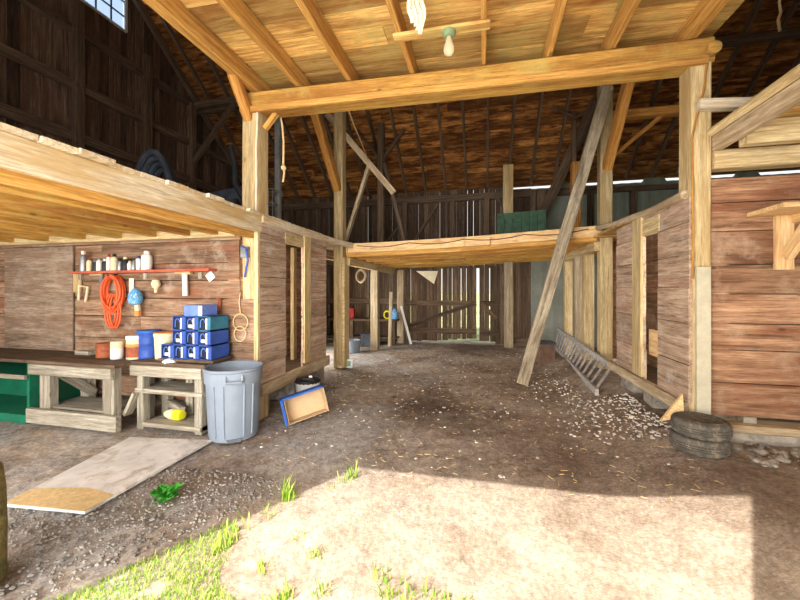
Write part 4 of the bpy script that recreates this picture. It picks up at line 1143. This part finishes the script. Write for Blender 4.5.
MB().mat('bin_blue').tube([(c.x - .03, 3.81, c.z + .08), (c.x + .04, 3.8, c.z + .04), (c.x + .05, 3.82, c.z - .1), (c.x + .0, 3.83, c.z - .3)], .012, 6).build('wires', gl)

# ------------------------------------------------------------------ floor things in the drive bay, left side
c = V((-2.68, 3.44, 0))
br = thing('garbage_bin', 'large grey plastic garbage bin standing at the end of the workbench', 'bin', (c.x, c.y, 0))
cx, cy = c.x, c.y + 0.02
m = MB().mat('bin_grey').lathe([(r_ * .93, z_ * .96) for r_, z_ in ((.262, 0), (.27, .015), (.285, .3), (.298, .62), (.316, .625), (.318, .75), (.31, .755), (.326, .76), (.33, .785), (.318, .79), (.30, .78), (.29, .6), (.26, .03), (0, .03))], (cx, cy, 0.01), 40); m.build('body', br)
fd = V((-cx, -cy, 0)).normalized(); sd = V((-fd.y, fd.x, 0))
for k in (-1, -0.5, 0.5, 1):
    a = k * 0.75; dr = fd * math.cos(a) + sd * math.sin(a); b0 = V((cx, cy, 0)) + dr * .256; b1 = V((cx, cy, 0)) + dr * .277
    MB().mat('bin_grey').tube([(b0.x, b0.y, .06), (b1.x, b1.y, .6)], .012, 6).build('rib', br)
hd = fd
h0 = V((cx, cy, .65)) + hd * .305
m = MB().mat('bin_grey'); m.tube([h0 - sd * .08 + V((0, 0, .06)) - hd * .02, h0 - sd * .08, h0 + hd * .025 - sd * .07, h0 + hd * .025 + sd * .07, h0 + sd * .08, h0 + sd * .08 + V((0, 0, .06)) - hd * .02], .014, 8); m.build('handle', br)
b_ = V((cx, cy, .03)) + fd * .252; MB().mat('bin_dark').box(b_, (.14, .02, .035), math.atan2(fd.x, -fd.y)).build('foot_recess', br)

# cardboard tray on its side
A, B_, C_, D_ = gnd(287, 427), None, None, None
bx = thing('cardboard_tray', 'open cardboard tray with blue outside tipped on its edge on the dirt', 'box', A)
# local frame: x along width, y into box, z up the tipped face
o = V((A.x + .01, A.y, 0.015)); ex = (at(326, 410, 4.35) - at(287, 427, A.y)); ex.z = 0.0; ex.normalize()
ex = V((math.cos(.68), math.sin(.68), 0.0)); n_ = V((-ex.y, ex.x, 0)); tilt = math.radians(8); roll = math.radians(12)
ez = V((0, 0, 1)); up_ = (n_ * math.sin(tilt) + ez * math.cos(tilt)); ex2 = (ex * math.cos(roll) + up_ * math.sin(roll)); up2 = (up_ * math.cos(roll) - ex * math.sin(roll)); back = ex2.cross(up2)
if back.y < 0: back = -back
W_, H_, D2 = 0.50, 0.29, 0.17


def bxquad(mb, x0, x1, y0, y1, z0, z1):
    vs_ = [o + ex2 * x + up2 * z + back * y for x in (x0, x1) for y in (y0, y1) for z in (z0, z1)]
    mb.add(vs_, [[0, 1, 3, 2], [4, 6, 7, 5], [0, 4, 5, 1], [2, 3, 7, 6], [0, 2, 6, 4], [1, 5, 7, 3]])


m = MB().mat('cardboard'); bxquad(m, 0, W_, D2 - .01, D2, 0, H_); bxquad(m, 0.006, W_, .0, D2, 0.0, .006); bxquad(m, W_ - .008, W_, -.02, D2, 0, H_); bxquad(m, .02, .026, 0, D2, .01, H_ - .01); m.build('inside', bx)
m = MB().mat('blue_box'); bxquad(m, -.012, .006, -.0, D2, -.0, H_ + .02); bxquad(m, -.012, W_, -.0, D2, H_, H_ + .02); m.build('blue_side', bx)
m = MB().mat('bin_blue_pale'); bxquad(m, -.016, -.012, .03, .06, .0, H_); m.build('printed_edge', bx)

c = gnd(305, 395); c = V((-2.15, 4.75, 0))
c = V((-2.46, 4.75, 0))
bk = thing('white_bucket', 'white bucket with black rubbish on top, behind the cardboard tray', 'bucket', (c.x, c.y, 0))
MB().mat('white_plastic').lathe([(.14, 0), (.145, .01), (.17, .26), (.176, .265), (.176, .285), (.16, .285), (.15, .05), (0, .05)], (c.x, c.y, 0.0), 24).build('body', bk)
m = MB().mat('black_plastic').lathe([(.176, .275), (.18, .29), (.17, .315), (.09, .33), (0, .31)], (c.x, c.y, 0), 18); m.tube([(c.x - .15, c.y - .04, .31), (c.x, c.y - .12, .35), (c.x + .12, c.y - .05, .32)], .03, 8); m.build('black_bag', bk)
MB().mat('white_label').box((c.x + .07, c.y - .05, .36), (.05, .05, .05), .4, .01).build('scrap', bk)

c = gnd(345, 369)
sg = thing('small_sign', 'small pale green tag board lying tilted at the loft post base', 'sign', (c.x, c.y, 0))
m = MB().mat('white_label').box((c.x, c.y + .05, .1), (.28, .02, .17), .1, .004, rx=-.35); m.build('board', sg)
m = MB().mat('sign_green').box((c.x, c.y + .037, .105), (.2, .006, .1), .1, 0, rx=-.35); m.build('print', sg)

# under the left loft, far bay
c = gnd(355, 353)
bb = thing('blue_bucket', 'pale blue bucket in the shade under the left loft', 'bucket', (c.x - .25, c.y + .1, 0))
MB().mat('bin_grey').lathe([(.17, 0), (.175, .01), (.2, .3), (.21, .3), (.21, .32), (.19, .32), (.17, .05), (0, .05)], (c.x - .1, c.y + .1, 0.0), 22).build('body', bb)
MB().mat('steel').tube([(c.x - .1 + .2 * math.cos(a), c.y + .1 - .02, .3 - .12 * math.sin(a)) for a in [math.pi * j / 10 for j in range(11)]], .006, 5).build('handle', bb)
rb = thing('rear_workbench', 'dark rear workbench with clutter under the left loft', 'workbench', (-4.0, 10.3, 0))
xa_, xb_ = -5.2, at(398, 325, 10.3).x
MB().mat('far_barn').board((xa_, 10.35, .72), (xb_, 10.35, .72), .6, .06).build('top', rb)
for x in (xa_ + .1, (xa_ + xb_) / 2, xb_ - .1): MB().mat('far_barn').board((x, 10.15, 0), (x, 10.15, .69), .1, .1, up=(0, 1, 0)).build('leg', rb)
MB().mat('far_barn').board((xa_, 10.35, .2), (xb_, 10.35, .2), .5, .04).build('shelf', rb)
c = at(351, 324, 10.3)
fe = thing('fire_extinguisher', 'red gas can standing on the dark rear workbench', 'can', (c.x, 10.3, .75)); fe.name = 'gas_can'
MB().mat('red_paint').box((c.x, 10.3, .9), (.24, .18, .3), 0, .03).build('body', fe)
MB().mat('black_plastic').tube([(c.x + .06, 10.3, 1.05), (c.x + .1, 10.25, 1.14)], .022, 8).build('spout', fe)
c = at(394.5, 322, 10.25)
jg = thing('blue_jug', 'blue jug on the right end of the rear workbench', 'jug', (c.x, 10.25, .75))
MB().mat('blue_bag').lathe([(.1, 0), (.11, .02), (.11, .2), (.05, .26), (.04, .3)], (c.x, 10.25, .75), 16).build('body', jg)
MB().mat('bin_blue').lathe([(.045, .29), (.045, .33), (0, .33)], (c.x, 10.25, .75), 12).build('cap', jg)
c = at(387, 322, 10.2)
yc = MB().mat('yellow'); yc.tube([(c.x + .09 * math.sin(a), 10.2, .87 + .11 * math.cos(a)) for a in [2 * math.pi * j / 16 for j in range(16)]], .022, 7, closed=True)
tag(yc.build('yellow_coil'), 'yellow coil of line beside the blue jug on the rear workbench', 'coil')
c = gnd(364, 347); m = MB().mat('dark_tarp').box((c.x, 9.9, .16), (.32, .3, .32), .2, .02); m.box((c.x, 9.9, .33), (.36, .34, .03), .2, .005)
tag(m.build('storage_tote'), 'dull grey storage tote on the ground before the rear bench', 'tote')
a, b = at(389.5, 343, 9.9), at(391, 292, 9.95); a.z = 0.0
tag(MB().mat('post_grey').board(a, b, .09, .03, up=(0, 1, 0)).build('white_stake'), 'pale upright stake leaning at the right end of the rear bench', 'stake')
a, b = at(411, 342, 10.4), at(401, 306, 10.45); a.z = 0.01
tag(MB().mat('white_plastic').board(a, b, .07, .025, up=(0, 1, 0)).build('leaning_stake'), 'white painted stake leaning on the left rear door jamb', 'stake')
c = at(361, 276, 7.8)
tag(MB().mat('post_grey').tube([(c.x + .1 * math.sin(a), 7.8 - 0.02 * math.sin(a * 3), c.z + .14 * math.cos(a)) for a in [2 * math.pi * j / 18 for j in range(18)]], .03, 7, closed=True).build('rope_coil'), 'grey coil of rope hanging under the left loft edge', 'rope')
# torn pale sheet hanging over the rear door
a, b, c, e = at(416, 271, 10.94), at(438, 271, 10.94), at(434, 284, 10.94), at(425, 277.5, 10.94)
m = MB().mat('paper_pale'); vs_ = []
for q in (a, b, c, e): vs_ += [q, q + V((0, .012, 0))]
m.add(vs_, [[0, 2, 4, 6], [7, 5, 3, 1], [0, 1, 3, 2], [2, 3, 5, 4], [4, 5, 7, 6], [6, 7, 1, 0]])
tag(m.build('torn_sheet'), 'torn pale tarp corner hanging above the rear double doors', 'sheet')

# ------------------------------------------------------------------ right side: ladder, block, tyres, boards
l0, l1 = V((1.5, 5.45, g(1.5, 5.45) + .03)), V((1.62, 9.6, g(1.62, 9.6) + .03))
u0, u1 = V((1.86, 5.75, 0.56)), V((1.93, 9.85, 0.62))
u0 = atX(614, 368, 1.88); u1 = atX(558, 329, 1.9)
l0 = gnd(597, 396) + V((0, 0, .05)); l1 = gnd(554, 350) + V((0, 0, .12))
ld = thing('hay_ladder', 'long grey wooden ladder lying on its side against the right loft posts', 'ladder', l0)
for a, b in ((l0, l1), (u0, u1)): MB().mat('ladder_wood').board(a, b, .045, .09, ch=.006).build('rail', ld)
for k in range(15):
    q = (k + .35) / 15; MB().mat('ladder_wood').tube([l0.lerp(l1, q), u0.lerp(u1, q)], .02, 7).build('rung', ld)
a, b = gnd(541, 363), gnd(552, 363)
m = MB().mat('crate_brown').box(((a.x + b.x) / 2, (a.y + b.y) / 2 + .15, g(a.x, a.y) + .21), ((b - a).length, .3, .42), .1, .015)
blk = thing('brown_crate', 'brown box standing on the dirt behind the foot of the leaning plank', 'box', (a.x, a.y, 0)); m.build('body', blk)
MB().mat('dark_tarp').box(((a.x + b.x) / 2, (a.y + b.y) / 2 + .15, g(a.x, a.y) + .44), ((b - a).length + .03, .34, .05), .1, .01).build('lid', blk)
# two tyres
tc_ = V((1.82, 3.62, 0))
tz = g(tc_.x, tc_.y) - .01


def tyre(z, dx, label):
    t = thing('tyre', label, 'tyre', (tc_.x + dx, tc_.y, z), 'worn car tyres by the right post')
    r, w_ = .285, .185; sx_ = .72
    prof = [(.17, .02), (.19, .0), (.25, .0), (.272, .012), (r, .035), (r + .004, .06), (r - .004, .066), (r + .005, .072), (r + .005, w_ / 2 - .004), (r - .004, w_ / 2), (r + .005, w_ / 2 + .004), (r + .004, w_ - .07), (r - .004, w_ - .064), (r + .003, w_ - .058), (r, w_ - .035), (.272, w_ - .012), (.25, w_), (.19, w_), (.17, w_ - .02), (.175, w_ - .05), (.25, w_ / 2), (.175, .05), (.17, .02)]
    prof = [(a * sx_, b * sx_) for a, b in prof]
    MB().mat('rubber').lathe(prof, (tc_.x + dx, tc_.y, z), 40, caps=False).build('carcass', t)
    MB().mat('rubber').lathe([(a * sx_, b * sx_) for a, b in ((.2, w_ + .002), (.205, w_ + .006), (.215, w_ + .006), (.22, w_ + .001))], (tc_.x + dx, tc_.y, z), 40).build('sidewall_ridge', t)
    return t


tyre(tz, 0.0, 'worn tyre at the bottom of the stack of two by the right post')
tyre(tz + .137, 0.012, 'dusty tyre lying on top of the stack of two by the right post')
q0 = at(661, 424, 3.86); q0.z = g(q0.x, q0.y)
m = MB().mat('new_lumber'); e0 = V((1.68, 3.98, .16)); 
for nm in (0,):
    a_, b_, c_ = gnd(661, 421), gnd(683, 421), None
    a_ = at(661, 421, 3.85); b_ = at(684, 418, 3.8); c_ = at(683, 394, 3.86)
    vs_ = [a_, b_, c_, a_ + V((.0, .03, 0)), b_ + V((0, .03, 0)), c_ + V((0, .03, 0))]
    m.add(vs_, [[0, 1, 2], [5, 4, 3], [0, 3, 4, 1], [1, 4, 5, 2], [2, 5, 3, 0]], [V((q.x * 3, q.y, q.z)) for q in vs_])
tag(m.build('plywood_offcut'), 'triangular plywood offcut leaning behind the tyres', 'offcut')
a_, b_ = at(697, 300, 3.82), at(711, 300, 3.82)
z0, z1 = at(704, 414, 3.82).z, at(704, 267, 3.82).z
m = MB().mat('board_pale').board(((a_.x + b_.x) / 2, 3.835, z0), ((a_.x + b_.x) / 2, 3.835, z1), b_.x - a_.x, .03, up=(0, 1, 0))
tag(m.build('nailed_board'), 'upright pale board nailed to the right corner post above the tyres', 'board')
a_, b_ = at(699, 104, 3.8), at(752, 103, 3.8)
tag(MB().mat('rim_pale').board((a_.x, 3.82, a_.z), (b_.x, 3.82, b_.z), .08, .085).build('nailed_batten'), 'short pale batten nailed level across the right post near the front loft', 'batten')

# wall shelf with brackets on the right facing wall
sx0 = at(746, 219, 3.9).x; shz = 2.26
rs = thing('bracket_shelf', 'new pale wooden shelf on a triangular bracket, right hand red wall', 'shelf', (sx0 + .8, 3.7, shz))
m = MB().mat('new_lumber')
m.board((sx0, 3.79, shz + .02), (sx0 + 2.2, 3.79, shz + .02), .2, .035); m.board((sx0, 3.58, shz + .02), (sx0 + 2.2, 3.58, shz + .02), .2, .035); m.build('board', rs)
for x in (at(784, 240, 3.88).x, at(784, 240, 3.88).x + 1.3):
    t_ = MB().mat('new_lumber').board((x, 3.885, 1.78), (x, 3.885, shz), .13, .04, up=(0, 1, 0)).build('bracket_upright', rs)
    MB().mat('new_lumber').board((x + .0, 3.85, 1.9), (x + .0, 3.53, shz - .02), .05, .1, up=(0, 0, 1)).build('bracket_brace', rs)
    MB().mat('new_lumber').board((x + .07, 3.87, shz - .03), (x + .07, 3.5, shz - .03), .04, .08, up=(0, 0, 1)).build('bracket_arm', rs)

# plywood sheet on the ground, bottom left
P_ = [gnd(3, 508), gnd(85, 516), gnd(212, 443), gnd(130, 440)]
m = MB().mat('sheet_board'); n1, n2 = 16, 8
def qp(u, v, z): 
    a = P_[0].lerp(P_[3], u); b = P_[1].lerp(P_[2], u); p = a.lerp(b, v); return V((p.x, p.y, z))
vs_ = [qp(u, v, z) for z in (0.012, 0.032) for u, v in ((0, 0), (1, 0), (1, 1), (0, 1))]
m.add(vs_, [[0, 1, 2, 3], [7, 6, 5, 4], [0, 4, 5, 1], [1, 5, 6, 2], [2, 6, 7, 3], [3, 7, 4, 0]])
ply = m.build('plywood_sheet'); tag(ply, 'large pale plywood sheet lying on the gravel in front of the workbenches', 'board')
m = MB().mat('rope'); vs_ = [qp(u, v, .0335) for u, v in ((0.0, 0.005), (.16, .0), (.2, .3), (.22, .6), (.17, .995), (0, .995))]; vs_ += [q + V((0, 0, .001)) for q in vs_]
m.add(vs_, [[0, 1, 2, 3, 4, 5], [11, 10, 9, 8, 7, 6]] + [[k, (k + 1) % 6, 6 + (k + 1) % 6, 6 + k] for k in range(6)]); m.build('tan_stain', ply)

# stump post at the left edge
c = V((-2.67, 1.34, 0))
tag(MB().mat('stump_wood').lathe([(.14, 0), (.15, .03), (.152, .3), (.147, .5), (.135, .63), (.1, .69), (.05, .7), (0, .7)], c, 22).build('bollard_post'), 'mossy rounded wooden post at the bottom left beside the plywood sheet', 'post')

# ------------------------------------------------------------------ loose matter
def scatter(n, fn, r0, r1, matn, name, label, cat, sq=0.55):
    m = MB().mat(matn)
    for _ in range(n):
        p = fn()
        if p is None: continue
        r = R.uniform(r0, r1) * R.choice([.6, .8, 1, 1, 1.3]); m.rock((p[0], p[1], g(p[0], p[1]) + r * .1), r, sq)
    return stuff(m.build(name, origin=(0, 0, 0)), label, cat)


def leftgravel():
    y = R.uniform(0.9, 2.75); x = R.uniform(-3.4, -1.3)
    if x > -3.2 + .6 * (y + .4) - 0.12: return None
    return x, y


scatter(4200, leftgravel, .006, .015, 'pebble', 'gravel', 'loose grey gravel in the shade at the bottom left', 'gravel')


def rightrub():
    y = R.uniform(3.9, 6.6); x = 1.85 - abs(R.gauss(0, .4))
    if y > 5.3 and x > 1.35: return None
    return x, y


scatter(750, rightrub, .008, .022, 'chips', 'rubble', 'pale stone chips along the foot of the right wall', 'rubble', .5)
scatter(160, lambda: (R.uniform(2.1, 3.4), R.uniform(3.3, 3.8)), .015, .05, 'stone', 'rubble', 'stones below the concrete footing at the right', 'rubble')
scatter(420, lambda: (R.uniform(-2.4, 1.6), R.uniform(3.2, 9.5)), .006, .02, 'chips', 'debris', 'white chips strewn over the dirt floor of the bay', 'debris', .4)
scatter(120, lambda: (R.uniform(-2.7, -2.1), R.uniform(4.0, 6.8)), .015, .045, 'stone', 'rubble', 'grey stones along the foot of the left wall', 'rubble')


m = MB().mat('rope')
for _ in range(900):
    x, y = R.uniform(-2.5, 1.7), R.uniform(2.9, 9.5); a = R.uniform(0, 3.14); l = R.uniform(.015, .06); z = g(x, y) + .012
    m.board((x, y, z), (x + l * math.cos(a), y + l * math.sin(a), z + R.uniform(0, .008)), .004, .003)
stuff(m.build('straw_litter', origin=(0, 0, 0)), 'bits of pale straw strewn over the dirt floor', 'straw')


def grass(n, fn, name, label, h0, h1, width=0.006):
    m = MB().mat('grass')
    for _ in range(n):
        p = fn()
        if p is None: continue
        x, y, k = p; h_ = R.uniform(h0, h1) * k; a = R.uniform(0, 6.28); lean = R.uniform(.1, .7) * h_; dx, dy = math.cos(a), math.sin(a)
        wx, wy = -dy * width * (0.6 + k * .5), dx * width * (0.6 + k * .5); z = g(x, y) - .015
        vs_ = []
        for t in (0, .4, .75):
            cx_, cy_, cz = x + dx * lean * t * t, y + dy * lean * t * t, z + h_ * t * (1.15 - .25 * t)
            s_ = 1 - t * .6; vs_ += [(cx_ - wx * s_, cy_ - wy * s_, cz), (cx_ + wx * s_, cy_ + wy * s_, cz)]
        vs_.append((x + dx * lean, y + dy * lean, z + h_ * .9))
        m.add(vs_, [[0, 1, 3, 2], [2, 3, 5, 4], [4, 5, 6]], tint=R.random())
    return stuff(m.build(name, origin=(0, 0, 0)), label, 'grass')


def lawnp():
    x = R.uniform(-2.3, -0.9); y = R.uniform(1.2, 2.3)
    if x < -3.2 + .6 * (y + .4) - .05: return None
    c = noise.noise(V((x * 4.1, y * 4.1, 2)))
    lim = -1.62 + .79 * (2 - y) + .22 * c
    if x > lim or c < -.5: return None
    return x, y, R.uniform(.5, 1)


grass(16000, lawnp, 'grass', 'patch of bright green grass in the sun at the bottom left', .015, .055, .0025)


def tuftp():
    c = R.choice(TF); return c[0] + R.gauss(0, .025), c[1] + R.gauss(0, .025), c[2]


TF = []
for px, py, k in ((236, 525, 1), (245, 513, .7), (285, 492, 1.3), (292, 490, .8), (346, 474, .8), (352, 470, 1.1), (268, 508, .5), (330, 480, .3), (300, 530, .3), (315, 548, .45), (272, 596, .7), (283, 590, .6), (322, 585, .5), (380, 570, .6), (385, 590, .8), (400, 596, .8), (430, 590, .7), (445, 597, .6), (228, 536, .9), (215, 545, .8), (412, 585, .6), (262, 560, .5), (466, 598, .5)):
    q = gnd(px, py + 6); TF.append((q.x, q.y, k))
grass(420, tuftp, 'grass', 'sparse grass tufts along the edge of the sunlit dirt', .04, .15, .005)
c = gnd(167, 498)
wd_ = thing('weed', 'small leafy green weed growing beside the plywood sheet', 'plant', c)
m = MB().mat('weed')
for k in range(34):
    a = R.uniform(0, 6.28); l = R.uniform(.05, .13); h_ = R.uniform(.02, .1); x, y = c.x + R.gauss(0, .03), c.y + R.gauss(0, .03); dx, dy = math.cos(a), math.sin(a); w_ = l * .28
    m.add([(x, y, 0), (x + dx * l * .5 - dy * w_, y + dy * l * .5 + dx * w_, h_ * .8), (x + dx * l, y + dy * l, h_), (x + dx * l * .5 + dy * w_, y + dy * l * .5 - dx * w_, h_ * .8)], [[0, 1, 2, 3]])
m.build('leaves', wd_)
